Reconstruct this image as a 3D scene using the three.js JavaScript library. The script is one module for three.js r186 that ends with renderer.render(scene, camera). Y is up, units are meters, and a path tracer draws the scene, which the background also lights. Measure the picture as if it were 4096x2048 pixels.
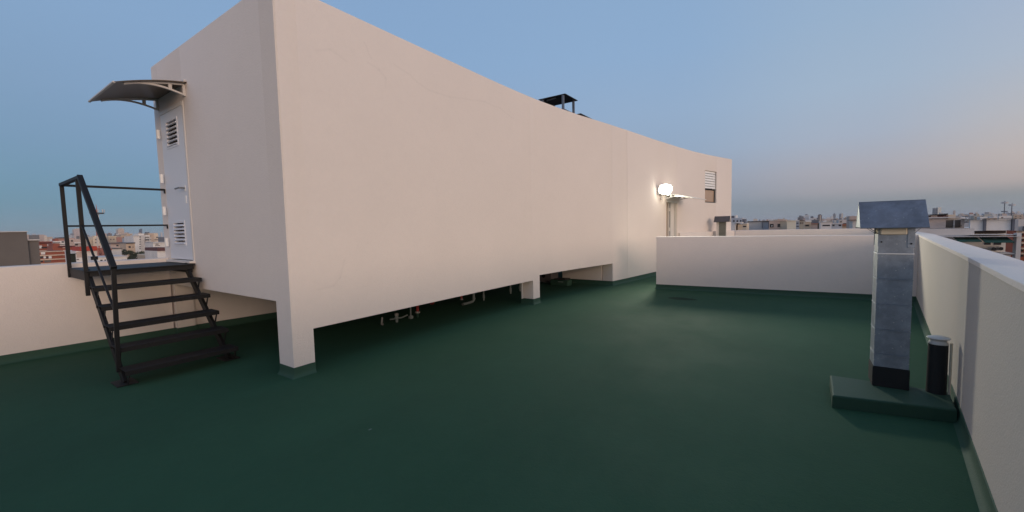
import * as THREE from 'three';
import { mergeGeometries, toCreasedNormals, mergeVertices } from 'three/addons/utils/BufferGeometryUtils.js';
import { RoundedBoxGeometry } from 'three/addons/geometries/RoundedBoxGeometry.js';

// ------------------------------------------------------------------ camera, sky, light, exposure
const D2R = Math.PI / 180;
const scene = new THREE.Scene();
const camera = new THREE.PerspectiveCamera(63.74, 2, 0.05, 9000);
camera.position.set(0, 1.45, 0);
camera.rotation.order = 'YXZ';
camera.rotation.set(-3.88 * D2R, 34.74 * D2R, -1.268 * D2R);
const renderer = new THREE.WebGLRenderer({ antialias: true });
renderer.setSize(1024, 512);
renderer.toneMapping = THREE.LinearToneMapping;
renderer.toneMappingExposure = 1;
renderer.shadowMap.enabled = true;

const lin = (r, g, b) => new THREE.Color().setRGB(r / 255, g / 255, b / 255, THREE.SRGBColorSpace);
// dusk sky: rows of elevation, columns of compass bearing (degrees clockwise from -Z)
const GLOW = 112;                         // bearing of the afterglow
const SKY_AZ = [-180, -87, -55, -15, 5, 18, 50, GLOW, 150];
const SKY_EL = [-90, -2, 0.5, 2.0, 3.3, 5.5, 9, 14, 21, 30, 45, 90];
const SKY = [
/*-180*/['4a5058', '8c8488', 'a2989a', 'aaa0a4', 'aca4ac', 'aca8b4', 'a8aabb', 'a4acc2', '9cacc6', '90a4c4', '829cc2', '7890b8'],
/*-87 */['4a5058', '788f9c', '79929f', '7491a3', '7395a9', '7598b0', '7b9bb8', '82a0c0', '86a5c8', '84a5ca', '809ec4', '7890b8'],
/*-55 */['4a5058', '7a92a0', '78929f', '7592a6', '7696ad', '7a99b5', '82a0c0', '88a5c9', '88a8cc', '86a5ca', '80a0c6', '7890b8'],
/*-15 */['4a5058', '7e8a94', '7e8b96', '808f9e', '8797a8', '8f9fb4', '94a9c2', '94adca', '8eacce', '8aa9cc', '82a1c8', '7890b8'],
/*5   */['4a5058', '7c838a', '7e868d', '8b9299', 'a09fa6', 'a8a8b1', 'a4b0c2', 'a0b4ca', '98b1cc', '92accc', '88a4c6', '7890b8'],
/*18  */['4a5058', '7a8084', '7e8487', '868c90', 'b0a6a4', 'b9b0ae', 'b4b5bb', 'a8b6c8', 'a0b2cc', '9aafce', '8ea7c8', '7890b8'],
/*50  */['4a5058', '8a8480', '968e8a', 'a89c96', 'c4b4aa', 'cabab2', 'c2bcbc', 'b4bbc6', 'aab5c8', 'a0b0ca', '94a9c6', '7890b8'],
/*glow*/['4a5058', 'a4907e', 'cca888', 'ecc09a', 'fad2ac', 'f8d8b8', 'e6d2c0', 'd0c8c4', 'bec0c8', 'aab4c8', '9aaac6', '7890b8'],
/*150 */['4a5058', '988c84', 'b8a89c', 'c8b6aa', 'd0beb2', 'd0c0b8', 'c8c0be', 'bcbec4', 'b0b8c8', 'a2b0c8', '92a6c4', '7890b8'],
].map((col) => col.map((h) => { const c = new THREE.Color('#' + h); return [c.r, c.g, c.b]; }));
const GLOW_GAIN = 1.65;
function skyAt(az, el) {
  let i = SKY_AZ.length - 1; for (let k = 0; k < SKY_AZ.length; k++) if (SKY_AZ[k] <= az) i = k;
  const j = (i + 1) % SKY_AZ.length, a1 = j === 0 ? 180 : SKY_AZ[j];
  let f = (az - SKY_AZ[i]) / (a1 - SKY_AZ[i]); f = f * f * (3 - 2 * f);
  let r = 0; while (r < SKY_EL.length - 2 && SKY_EL[r + 1] <= el) r++;
  let g = (el - SKY_EL[r]) / (SKY_EL[r + 1] - SKY_EL[r]); g = Math.min(1, Math.max(0, g));
  const o = [0, 0, 0];
  for (let c = 0; c < 3; c++) {
    const A = SKY[i][r][c] * (1 - f) + SKY[j][r][c] * f, B = SKY[i][r + 1][c] * (1 - f) + SKY[j][r + 1][c] * f;
    o[c] = A * (1 - g) + B * g;
  }
  let da = Math.abs(az - GLOW); if (da > 180) da = 360 - da;          // the bright heart of the afterglow
  const k = GLOW_GAIN * Math.exp(-((da / 46) ** 2)) * Math.exp(-(((el - 7) / 13) ** 2));
  o[0] += k * 1.0; o[1] += k * 0.76; o[2] += k * 0.57;
  return o;
}
{
  const W = 1024, H = 512, d = new Float32Array(W * H * 4);
  for (let y = 0; y < H; y++) for (let x = 0; x < W; x++) {
    const th = ((x + 0.5) / W - 0.5) * 2 * Math.PI, el = ((y + 0.5) / H - 0.5) * 180;
    let az = Math.atan2(Math.cos(th), -Math.sin(th)) / D2R;            // dir = (cos th, sin el, sin th)
    const c = skyAt(az, el), i = (y * W + x) * 4;
    d[i] = c[0]; d[i + 1] = c[1]; d[i + 2] = c[2]; d[i + 3] = 1;
  }
  const t = new THREE.DataTexture(d, W, H, THREE.RGBAFormat, THREE.FloatType);
  t.mapping = THREE.EquirectangularReflectionMapping; t.minFilter = t.magFilter = THREE.LinearFilter; t.wrapS = THREE.RepeatWrapping; t.needsUpdate = true;
  scene.background = t; scene.environment = t; scene.environmentIntensity = 1;
}
const sun = new THREE.DirectionalLight(new THREE.Color(1, 0.74, 0.58), 0.95);
{
  const el = 7.5 * D2R, az = GLOW * D2R;
  sun.position.set(Math.sin(az) * Math.cos(el) * 60 - 3, Math.sin(el) * 60 + 1, -Math.cos(az) * Math.cos(el) * 60 - 8);
  sun.target.position.set(-3, 1, -8); scene.add(sun.target);
  sun.shadow.radius = 40; sun.castShadow = true; sun.shadow.mapSize.set(2048, 2048);
  Object.assign(sun.shadow.camera, { left: -22, right: 22, top: 22, bottom: -22, near: 1, far: 140 });
  scene.add(sun);
}
scene.fog = new THREE.FogExp2(new THREE.Color(0.33, 0.34, 0.37), 0.00013);

// ------------------------------------------------------------------ helpers
const unIndex = THREE.BufferGeometry.prototype.toNonIndexed;
THREE.BufferGeometry.prototype.toNonIndexed = function () { return this.index ? unIndex.call(this) : this; };
let seed = 7;
const rnd = () => { seed = (seed * 1664525 + 1013904223) >>> 0; return seed / 4294967296; };
const names = {};
const numbered = (n) => { const k = names[n] = (names[n] ?? -1) + 1; return k ? n + '_' + String(k).padStart(3, '0') : n; };
function thing(name, label, category, pos = [0, 0, 0], group) {
  const o = new THREE.Group(); o.name = numbered(name); o.position.set(...pos); scene.add(o);
  o.userData = { label, category }; if (group) o.userData.group = group; return o;
}
function mesh(name, geo, material, parent, label) {
  const g = Array.isArray(geo) ? (geo.length > 1 ? mergeGeometries(geo.map((q) => q.index ? q.toNonIndexed() : q)) : geo[0]) : geo;
  const m = new THREE.Mesh(g, material); m.castShadow = m.receiveShadow = true;
  m.name = parent && parent !== scene ? name : numbered(name); (parent || scene).add(m);
  if (label) m.userData.label = label; return m;
}
function structure(name, geo, material, label) { const m = mesh(name, geo, material, scene, label); m.userData.kind = 'structure'; return m; }
function metreUV(g) {                                                  // box-projected uv in metres
  const p = g.attributes.position, n = g.attributes.normal, uv = new Float32Array(p.count * 2);
  for (let i = 0; i < p.count; i++) {
    const ax = Math.abs(n.getX(i)), ay = Math.abs(n.getY(i)), az = Math.abs(n.getZ(i));
    let u, v; if (ay >= ax && ay >= az) { u = p.getX(i); v = p.getZ(i); } else if (ax >= az) { u = p.getZ(i); v = p.getY(i); } else { u = p.getX(i); v = p.getY(i); }
    uv[i * 2] = u; uv[i * 2 + 1] = v;
  }
  g.setAttribute('uv', new THREE.BufferAttribute(uv, 2)); return g;
}
function box(x0, x1, y0, y1, z0, z1, r = 0) {
  const w = Math.abs(x1 - x0), h = Math.abs(y1 - y0), d = Math.abs(z1 - z0);
  let g = r ? new RoundedBoxGeometry(w, h, d, 2, Math.min(r, w / 2.1, h / 2.1, d / 2.1)) : new THREE.BoxGeometry(w, h, d);
  if (g.index) g = g.toNonIndexed();
  g.translate((x0 + x1) / 2, (y0 + y1) / 2, (z0 + z1) / 2); return metreUV(g);
}
function bar(a, b, w, h, r = 0.004) {                                  // rectangular bar between two points
  const A = new THREE.Vector3(...a), B = new THREE.Vector3(...b), L = A.distanceTo(B);
  let g = new RoundedBoxGeometry(w, h, L, 2, Math.min(r, w / 2.1, h / 2.1)); if (g.index) g = g.toNonIndexed();
  const m = new THREE.Matrix4().lookAt(A, B, Math.abs(B.y - A.y) > 0.98 * L ? new THREE.Vector3(1, 0, 0) : new THREE.Vector3(0, 1, 0));
  g.applyMatrix4(m); g.translate((A.x + B.x) / 2, (A.y + B.y) / 2, (A.z + B.z) / 2); return metreUV(g);
}
function rod(pts, r, seg = 10) {
  const c = new THREE.CatmullRomCurve3(pts.map((p) => new THREE.Vector3(...p)), false, 'catmullrom', 0.12);
  return new THREE.TubeGeometry(c, Math.max(2, (pts.length - 1) * 6), r, seg, false).toNonIndexed();
}
function cyl(x, y0, y1, z, r0, r1 = r0, seg = 24) { return new THREE.CylinderGeometry(r1, r0, y1 - y0, seg).toNonIndexed().translate(x, (y0 + y1) / 2, z); }
// a closed profile [[offset, y] ...] carried along a plan path [[x, z] ...]; offset > 0 lies to the right-hand (outer) side
function sweep(path, prof, { crease = 0.55, caps = true, s0 = 0 } = {}) {
  const nrm = [], N = path.length;
  const seg = []; for (let i = 0; i < N - 1; i++) { const dx = path[i + 1][0] - path[i][0], dz = path[i + 1][1] - path[i][1], l = Math.hypot(dx, dz); seg.push([-dz / l, dx / l, l]); }
  for (let i = 0; i < N; i++) {
    const a = seg[Math.max(0, i - 1)], b = seg[Math.min(N - 2, i)], mx = a[0] + b[0], mz = a[1] + b[1], l2 = (mx * mx + mz * mz) / 2;
    nrm.push([mx / l2, mz / l2]);
  }
  const P = [], UV = []; let s = s0; const q = (i, k) => [path[i][0] + nrm[i][0] * prof[k][0], prof[k][1], path[i][1] + nrm[i][1] * prof[k][0]];
  for (let i = 0; i < N - 1; i++) {
    let v = prof[0][1]; const s1 = s + seg[i][2];
    for (let k = 0; k < prof.length; k++) {
      const k2 = (k + 1) % prof.length, dv = Math.hypot(prof[k2][0] - prof[k][0], prof[k2][1] - prof[k][1]);
      const a = q(i, k), b = q(i + 1, k), c = q(i + 1, k2), d = q(i, k2);
      P.push(...a, ...b, ...c, ...a, ...c, ...d); UV.push(s, v, s1, v, s1, v + dv, s, v, s1, v + dv, s, v + dv); v += dv;
    }
    s = s1;
  }
  if (caps) {
    const tri = THREE.ShapeUtils.triangulateShape(prof.map((p) => new THREE.Vector2(p[0], p[1])), []);
    for (const [i, f] of [[0, 1], [N - 1, 0]]) for (const t of tri) for (const k of (f ? [t[0], t[1], t[2]] : [t[2], t[1], t[0]])) { P.push(...q(i, k)); UV.push((f ? s0 : s) + prof[k][0], prof[k][1]); }
  }
  let g = new THREE.BufferGeometry();
  g.setAttribute('position', new THREE.Float32BufferAttribute(P, 3)); g.setAttribute('uv', new THREE.Float32BufferAttribute(UV, 2));
  g.computeVertexNormals(); if (crease) g = toCreasedNormals(g, crease); return g;
}
const wallProfile = (t, y0, y1, r = 0.015) => [[0, y0], [0, y1 - r], [-r * 0.3, y1 - r * 0.3], [-r, y1], [-t + r, y1], [-t + r * 0.3, y1 - r * 0.3], [-t, y1 - r], [-t, y0]];
const flatProfile = (t, y0, y1) => [[0, y0], [0, y1], [-t, y1], [-t, y0]];
const skirtProfile = (h, p = 0.006) => [[p + 0.03, 0.0], [p + 0.012, 0.012], [p, 0.04], [p, h], [0.001, h + 0.003], [-0.02, h], [-0.02, 0]];

// ------------------------------------------------------------------ procedural textures
function lattice(n, s) { const a = new Float32Array(n * n); let q = s; for (let i = 0; i < a.length; i++) { q = (q * 1664525 + 1013904223) >>> 0; a[i] = q / 4294967296; } return a; }
function noiseTile(size, freqs, s) {                                   // tileable value noise, 0..1
  const o = new Float32Array(size * size); let wsum = 0;
  freqs.forEach(([f, w], k) => {
    const L = lattice(f, s + k * 977); wsum += w;
    for (let y = 0; y < size; y++) for (let x = 0; x < size; x++) {
      const fx = x / size * f, fy = y / size * f, ix = Math.floor(fx), iy = Math.floor(fy); let u = fx - ix, v = fy - iy; u = u * u * (3 - 2 * u); v = v * v * (3 - 2 * v);
      const a = L[(iy % f) * f + ix % f], b = L[(iy % f) * f + (ix + 1) % f], c = L[((iy + 1) % f) * f + ix % f], d = L[((iy + 1) % f) * f + (ix + 1) % f];
      o[y * size + x] += w * ((a * (1 - u) + b * u) * (1 - v) + (c * (1 - u) + d * u) * v);
    }
  });
  for (let i = 0; i < o.length; i++) o[i] /= wsum; return o;
}
function tex(w, h, fn, srgb, rep) {
  const d = new Uint8Array(w * h * 4);
  for (let y = 0; y < h; y++) for (let x = 0; x < w; x++) { const c = fn(x, y), i = (y * w + x) * 4; for (let k = 0; k < 3; k++) d[i + k] = Math.max(0, Math.min(255, Math.round(c[k]))); d[i + 3] = 255; }
  const t = new THREE.DataTexture(d, w, h); t.wrapS = t.wrapT = THREE.RepeatWrapping; t.magFilter = THREE.LinearFilter; t.minFilter = THREE.LinearMipmapLinearFilter; t.generateMipmaps = true; t.anisotropy = 8;
  if (srgb) t.colorSpace = THREE.SRGBColorSpace; if (rep) t.repeat.set(rep[0], rep[1]); t.needsUpdate = true; return t;
}
const enc = (v) => 255 * (v <= 0.0031308 ? v * 12.92 : 1.055 * Math.pow(v, 1 / 2.4) - 0.055);
const NA = noiseTile(512, [[4, 1], [9, 0.8], [23, 0.5], [61, 0.35]], 11);
const NB = noiseTile(512, [[64, 0.6], [128, 1], [256, 0.8]], 23);
const NC = noiseTile(512, [[3, 1], [7, 0.7], [17, 0.4]], 41);
const at512 = (A, x, y) => A[((y % 512 + 512) % 512) * 512 + ((x % 512 + 512) % 512)];
const stuccoBump = tex(512, 512, (x, y) => { const v = 255 * (0.75 * at512(NB, x, y) + 0.25 * at512(NA, x, y)); return [v, v, v]; }, false, [1.1, 1.1]);
const STUCCO = [0.79, 0.705, 0.64];
const stuccoMap = tex(512, 512, (x, y) => {
  const k = 0.955 + 0.05 * at512(NA, x, y) + 0.035 * (at512(NB, x, y) - 0.5) + 0.04 * (at512(NC, x, y) - 0.5);
  return STUCCO.map((c, i) => enc(c * k * (i === 2 ? 0.985 + 0.03 * at512(NC, x + 100, y) : 1)));
}, true, [0.25, 0.25]);
// the long wall has its own unrepeated finish: hairline cracks, faint drips below the roof edge
const WL = 16.2, WH = 3.9;
const CRACKS = [
  [[0.41, 3.31], [0.57, 3.38], [0.64, 3.36], [0.76, 3.31]], [[1.0, 3.6], [1.09, 3.45]], [[1.04, 3.39], [1.19, 3.35], [1.27, 3.27], [1.27, 3.17]],
  [[1.42, 3.48], [1.63, 3.43], [1.78, 3.37], [2.0, 3.32], [2.14, 3.32], [2.4, 3.33], [3.21, 3.45], [3.61, 3.44], [3.97, 3.34]],
  [[0.61, 1.13], [0.55, 0.95], [0.46, 0.86], [0.28, 0.84]]];
function distSeg(px, py, a, b) { const dx = b[0] - a[0], dy = b[1] - a[1]; let t = ((px - a[0]) * dx + (py - a[1]) * dy) / (dx * dx + dy * dy); t = Math.max(0, Math.min(1, t)); return Math.hypot(px - a[0] - dx * t, py - a[1] - dy * t); }
const longWallMap = tex(2048, 512, (x, y) => {
  const s = x / 2048 * WL, h = y / 512 * WH;
  let k = 0.955 + 0.05 * at512(NA, x, y) + 0.03 * (at512(NB, x, y) - 0.5) + 0.05 * (at512(NC, (x >> 1) + 77, y) - 0.5);
  const wob = (at512(NA, x * 3, y * 3) - 0.5) * 0.06;
  for (const c of CRACKS) for (let i = 0; i < c.length - 1; i++) { const d = distSeg(s + wob, h + wob * 0.7, c[i], c[i + 1]); if (d < 0.02) k *= 1 - 0.05 * (1 - d / 0.02) * (0.35 + at512(NB, x, y)); }
  const st = at512(NA, Math.round(s * 90), 40), reach = 0.5 + 2.2 * at512(NA, Math.round(s * 60), 300);     // drips: thin, of uneven length
  if (s > 4.5 && s < 11 && st > 0.56 && 3.85 - h < reach) k *= 1 - 0.09 * Math.min(1, (st - 0.56) * 14) * (0.4 + 0.9 * at512(NB, x, y >> 3));
  return STUCCO.map((c) => enc(c * k));
}, true, [1 / WL, 1 / WH]);
const floorMap = tex(1024, 2048, (x, y) => {
  const X = -8 + x / 1024 * 13, Z = -19 + y / 2048 * 26;
  const roller = at512(NA, x * 2, y >> 2), k = 0.72 + 0.3 * at512(NC, x, y >> 1) + 0.22 * at512(NA, x, y) + 0.16 * roller + 0.08 * (at512(NB, x, y) - 0.5);
  let c = [0.025 * k, 0.074 * k, 0.041 * k];
  const stain = Math.hypot((X + 1.84) / 0.27, (Z + 8.42) / 0.13) + 0.8 * (at512(NA, x * 7, y * 7) - 0.5);
  if (stain < 1) c = c.map((v) => v * 0.4);
  if (Math.hypot(X + 2.556, Z + 1.803) < 0.010) c = [0.16, 0.18, 0.17];
  return c.map(enc);
}, true, [1 / 13, 1 / 26]);
floorMap.offset.set(8 / 13, 19 / 26);
const floorBump = tex(512, 512, (x, y) => { const v = 255 * (0.5 * at512(NB, x, y) + 0.5 * at512(NA, x, y)); return [v, v, v]; }, false, [0.9, 0.9]);
const floorRough = tex(512, 512, (x, y) => { const v = 255 * (0.82 + 0.14 * at512(NA, x, y)); return [v, v, v]; }, false, [0.4, 0.4]);
const galvMap = tex(512, 512, (x, y) => {
  const c = at512(NA, x * 3, y * 3) > 0.55 ? 1 : 0; let k = 0.45 + 0.4 * at512(NA, x, y) + 0.5 * at512(NC, x * 2, y * 2) + 0.1 * c + 0.12 * at512(NB, x, y);
  let o = [0.17 * k, 0.195 * k, 0.235 * k];
  if (at512(NA, x * 3 + 33, y * 3 + 91) > 0.715) o = [0.34, 0.35, 0.35];                    // lime spots
  return o.map(enc);
}, true, [1.6, 1.6]);
const galvRough = tex(512, 512, (x, y) => { const v = 255 * (0.38 + 0.3 * at512(NA, x * 2, y * 2)); return [v, v, v]; }, false, [1.6, 1.6]);
const grime = tex(256, 256, (x, y) => { const v = enc(0.72 + 0.2 * at512(NA, x * 2, y * 2) + 0.16 * at512(NC, x * 2, y * 2)); return [v, v, v]; }, true, [0.07, 0.07]);

// ------------------------------------------------------------------ materials
const std = (o) => new THREE.MeshStandardMaterial(o);
const C = (r, g, b) => new THREE.Color().setRGB(r, g, b);
const M = {
  stucco: std({ map: stuccoMap, bumpMap: stuccoBump, bumpScale: 0.0025, roughness: 0.92 }),
  shadedStucco: std({ map: stuccoMap, color: C(0.7, 0.7, 0.69), bumpMap: stuccoBump, bumpScale: 0.0025, roughness: 0.92 }),  // same stucco, with the shade on the right parapet put into its colour
  longWall: std({ map: longWallMap, bumpMap: stuccoBump, bumpScale: 0.0025, roughness: 0.92 }),
  floor: new THREE.MeshPhysicalMaterial({ map: floorMap, bumpMap: floorBump, bumpScale: 0.002, roughnessMap: floorRough, roughness: 1, specularIntensity: 0.35 }),
  green: std({ color: C(0.023, 0.070, 0.042), roughness: 0.75, bumpMap: floorBump, bumpScale: 0.002 }),
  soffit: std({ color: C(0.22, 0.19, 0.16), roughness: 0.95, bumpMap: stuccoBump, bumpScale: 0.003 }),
  black: std({ color: C(0.008, 0.008, 0.0095), roughness: 0.6, metalness: 0.2, bumpMap: floorBump, bumpScale: 0.0006 }),
  tread: std({ color: C(0.009, 0.009, 0.01), roughness: 0.62, metalness: 0.25, bumpMap: floorBump, bumpScale: 0.0008 }),
  doorWhite: std({ color: C(0.74, 0.75, 0.79), roughness: 0.45 }),
  frameWhite: std({ color: C(0.72, 0.68, 0.64), roughness: 0.5 }),
  hinge: std({ color: C(0.85, 0.84, 0.82), roughness: 0.4 }),
  dark: std({ color: C(0.012, 0.012, 0.013), roughness: 0.8 }),
  steel: std({ color: C(0.32, 0.31, 0.3), roughness: 0.35, metalness: 0.9 }),
  galv: std({ map: galvMap, roughnessMap: galvRough, roughness: 1, metalness: 0.55 }),
  duct: std({ map: galvMap, roughnessMap: galvRough, color: C(1.55, 1.52, 1.42), roughness: 1, metalness: 0.3 }),
  seamGlint: std({ color: C(0.75, 0.75, 0.74), roughness: 0.4, metalness: 0.2 }),  // paler than the duct: the glint on the top seam edge, as colour
  foam: std({ color: C(0.62, 0.55, 0.42), roughness: 0.95 }),
  bronzeSheet: new THREE.MeshPhysicalMaterial({ color: C(0.2, 0.14, 0.09), roughness: 0.35, transmission: 0.3, thickness: 0, ior: 1.5 }),
  clearSheet: new THREE.MeshPhysicalMaterial({ color: C(0.7, 0.68, 0.62), roughness: 0.3, transmission: 0.4, thickness: 0, ior: 1.5 }),
  bracket: std({ color: C(0.62, 0.58, 0.54), roughness: 0.5 }),
  bitumen: std({ color: C(0.012, 0.013, 0.013), roughness: 0.85, bumpMap: floorBump, bumpScale: 0.003 }),
  pvc: std({ color: C(0.55, 0.54, 0.52), roughness: 0.5 }),
  shadedPvc: std({ color: C(0.3, 0.29, 0.27), roughness: 0.7 }),  // darker copy of pvc: shade under the house is put into the colour
  shadedRed: std({ color: C(0.3, 0.025, 0.018), roughness: 0.6 }),  // red lowered in tone to carry the shade under the house
  greyPipe: std({ color: C(0.2, 0.23, 0.22), roughness: 0.55 }),
  redPaint: std({ color: C(0.55, 0.03, 0.02), roughness: 0.45 }),
  rustPlate: std({ color: C(0.03, 0.027, 0.026), roughness: 0.8 }),
  glass: std({ color: C(0.05, 0.055, 0.06), roughness: 0.08, metalness: 0.1 }),
  wood: std({ color: C(0.34, 0.22, 0.15), roughness: 0.7, map: grime }),
};
M.wood.map = tex(128, 128, (x, y) => { const v = 0.30 + 0.3 * at512(NA, x * 4, y >> 2); return [enc(0.62 * v + 0.1), enc(0.42 * v + 0.06), enc(0.27 * v + 0.04)]; }, true, [1.2, 1.2]); M.wood.color = C(1, 1, 1);
M.frosted = std({ color: C(0.42, 0.30, 0.22), roughness: 0.25, bumpMap: stuccoBump, bumpScale: 0.002 });

// ------------------------------------------------------------------ the roof terrace
structure('roof_deck', [metreUV(new THREE.ExtrudeGeometry(new THREE.Shape([[-7.95, -6.4], [-7.74, 2.0], [-7.72, 18.35], [2.75, 18.35], [2.0, 9.95], [0.84, 1.3], [0.84, -6.4]].map((q) => new THREE.Vector2(...q))), { depth: 0.4, bevelEnabled: false }).toNonIndexed().rotateX(-Math.PI / 2).translate(0, -0.4, 0))], M.floor, 'dark green painted roof terrace floor');
structure('city_ground', [new THREE.CircleGeometry(6000, 64).toNonIndexed().rotateX(-Math.PI / 2).translate(0, -26, 0)], std({ color: C(0.13, 0.115, 0.105), roughness: 1 }), 'far ground of the low city below the roof');
mesh('building_body', [box(-7.6, 0.7, -26, -0.42, -18.2, 6.2)], M.stucco, scene).userData = { kind: 'structure', label: 'body of the tall apartment building under the roof terrace' };

// the long raised machine house
const WALL = [[-4.11, -2.06], [-4.11, -5.2], [-4.105, -5.7], [-4.092, -6.2], [-4.065, -6.8], [-4.0, -7.5], [-3.91, -8.24], [-3.815, -8.8], [-3.72, -9.34], [-3.57, -10.34], [-3.35, -11.95], [-3.09, -13.6], [-2.87, -14.8], [-2.6, -15.9], [-2.075, -17.65]];
const wallX = (z) => { for (let i = 0; i < WALL.length - 1; i++) if (z <= WALL[i][1] && z >= WALL[i + 1][1]) { const t = (z - WALL[i][1]) / (WALL[i + 1][1] - WALL[i][1]); return WALL[i][0] + t * (WALL[i + 1][0] - WALL[i][0]); } return z > -2.06 ? -4.11 : -2.075; };
const wallPath = (z0, z1) => [[wallX(z0), z0], ...WALL.filter((p) => p[1] < z0 - 1e-6 && p[1] > z1 + 1e-6), [wallX(z1), z1]];
const wallS = (z) => { let s = 0; const p = wallPath(-2.06, z); for (let i = 1; i < p.length; i++) s += Math.hypot(p[i][0] - p[i - 1][0], p[i][1] - p[i - 1][1]); return s; };
const TOP = 3.85, TH = 0.28;
const house = thing('machine_house', 'long cream stucco rooftop house raised on short columns', 'building', [0, 0, 0]);
{
  const piece = (z0, z1, y0, y1) => sweep(wallPath(z0, z1), y1 === TOP ? wallProfile(TH, y0, y1, 0.02) : flatProfile(TH, y0, y1), { s0: z0 > -2.07 ? 0 : wallS(z0) });
  mesh('long_wall', [piece(-2.08, -2.28, 0.0, TOP), piece(-2.28, -6.56, 0.455, TOP), piece(-6.56, -6.78, 0.0, TOP), piece(-6.78, -9.6, 0.535, TOP), piece(-9.6, -10.335, 0.0, TOP),
    piece(-10.341, -12.77, 0.0, TOP), piece(-12.77, -13.55, 2.17, TOP), piece(-12.77, -13.55, 0, 0.16), piece(-13.55, -15.66, 0, TOP),
    piece(-15.66, -16.49, 3.30, TOP), piece(-15.66, -16.49, 0, 2.19), piece(-16.49, -17.65, 0, TOP)], M.longWall, house);
  const fx0 = -7.6, fx1 = -4.39, front = (x0, x1, y0, y1) => sweep([[x0, -2.06], [x1, -2.06]], y1 === TOP ? wallProfile(TH, y0, y1, 0.02) : flatProfile(TH, y0, y1), { s0: x0 });
  mesh('end_wall', [front(fx0, -7.36, 0.755, TOP), front(-7.36, -6.49, 0.755, 1.11), front(-7.36, -6.49, 3.17, TOP), front(-6.49, fx1, 0.755, TOP), sweep([[fx1, -2.06], [-4.11, -2.06]], flatProfile(0.02, 0, TOP), { s0: fx1 })], M.stucco, house);
  mesh('back_wall', [box(-7.598, -7.32, 0.757, TOP - 0.002, -17.6, -2.34)], M.stucco, house);
  mesh('far_end_wall', [box(-7.598, -2.45, 0.0, TOP - 0.003, -17.64, -17.36)], M.stucco, house);
  mesh('roof', [box(-7.32, -4.38, 3.56, 3.72, -9.5, -2.34), box(-7.32, -3.9, 3.56, 3.72, -17.36, -9.5)], M.bitumen, house);
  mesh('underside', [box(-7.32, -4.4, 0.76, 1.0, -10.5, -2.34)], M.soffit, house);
  mesh('foundation_block', [box(-5.06, -3.98, 0, 0.758, -12.0, -9.61)], M.stucco, house);
  const sk = (path, h = 0.1) => sweep(path, skirtProfile(h), { crease: 0.6 });
  mesh('skirting', [sk([[-4.39, -2.06], [-4.11, -2.06], [-4.11, -2.28]], 0.1), sk([[-4.39, -2.28], [-4.39, -2.06]])], M.green, house);
  mesh('skirting', [sk([[wallX(-6.56) - 0.28, -6.557], [wallX(-6.56), -6.557], [wallX(-6.78), -6.78]])], M.green, house);
  mesh('skirting', [sk([[-5.05, -9.597], [wallX(-9.6), -9.597], ...wallPath(-9.6, -12.9).slice(1)])], M.green, house);
  const rp = rod([[-4.31, 0.1, -6.53], [-4.31, 0.5, -6.53]], 0.022); mesh('rain_pipe', [rp], M.pvc, house);
  // far door
  const fd = new THREE.Group(); fd.name = 'far_door'; house.add(fd);
  const dz = -12.77, dz2 = -13.55, ux = wallX(dz), at = (t, off) => { const z = dz + (dz2 - dz) * t; return [wallX(z) + off, z]; };
  const strip = (t0, t1, y0, y1, off, th) => sweep([at(t0, off), at(t1, off)], flatProfile(th, y0, y1));
  mesh('door_leaf', [strip(0.02, 0.38, 0.17, 2.12, -0.1, 0.04)], M.wood, fd); mesh('door_leaf', [strip(0.62, 0.97, 0.17, 2.12, -0.08, 0.04)], M.frameWhite, fd);
  mesh('door_stile', [strip(0.38, 0.44, 0.17, 2.14, -0.05, 0.05), strip(0.53, 0.62, 0.17, 2.14, -0.05, 0.05)], M.frameWhite, fd);
  mesh('glass_slit', [strip(0.44, 0.53, 1.95, 2.1, -0.06, 0.02), strip(0.44, 0.53, 1.36, 1.86, -0.06, 0.02), strip(0.44, 0.53, 1.1, 1.25, -0.06, 0.02)], M.dark, fd);
  mesh('door_stile', [strip(0.44, 0.53, 0.17, 2.14, -0.075, 0.03)], M.frameWhite, fd);
  mesh('frame', [strip(0.0, 0.02, 0.16, 2.17, -0.02, 0.14), strip(0.97, 1.0, 0.16, 2.17, -0.02, 0.14), strip(0.0, 1.0, 2.12, 2.168, 0.004, 0.14)], M.frameWhite, fd);
  // far window: white louvre above a brown frosted pane
  const wz = -15.66, wz2 = -16.49, wt = (t, off) => { const z = wz + (wz2 - wz) * t; return [wallX(z) + off, z]; };
  const ws = (t0, t1, y0, y1, off, th) => sweep([wt(t0, off), wt(t1, off)], flatProfile(th, y0, y1));
  const win = new THREE.Group(); win.name = 'louvred_window'; house.add(win);
  for (let i = 0; i < 7; i++) {
    const y = 2.69 + i * 0.0875; const s = sweep([wt(0.02, -0.03), wt(0.98, -0.03)], [[0, y], [-0.018, y + 0.074], [-0.026, y + 0.074], [-0.008, y - 0.002]]);
    mesh('louvre_slat', [s], M.hinge, win);
  }
  mesh('backing', [ws(0, 1, 2.19, 3.3, -0.14, 0.02)], M.dark, win);  // dark sheet, its colour stands for the unlit interior behind the slats
  mesh('pane', [ws(0.04, 0.96, 2.22, 2.63, -0.07, 0.01)], M.frosted, win);
  mesh('window_frame', [ws(0, 0.04, 2.195, 2.66, -0.05, 0.05), ws(0.96, 1, 2.195, 2.66, -0.05, 0.05), ws(0.04, 0.96, 2.195, 2.225, -0.05, 0.05), ws(0.04, 0.96, 2.635, 2.665, -0.045, 0.05)], M.rustPlate, win);
}
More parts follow.
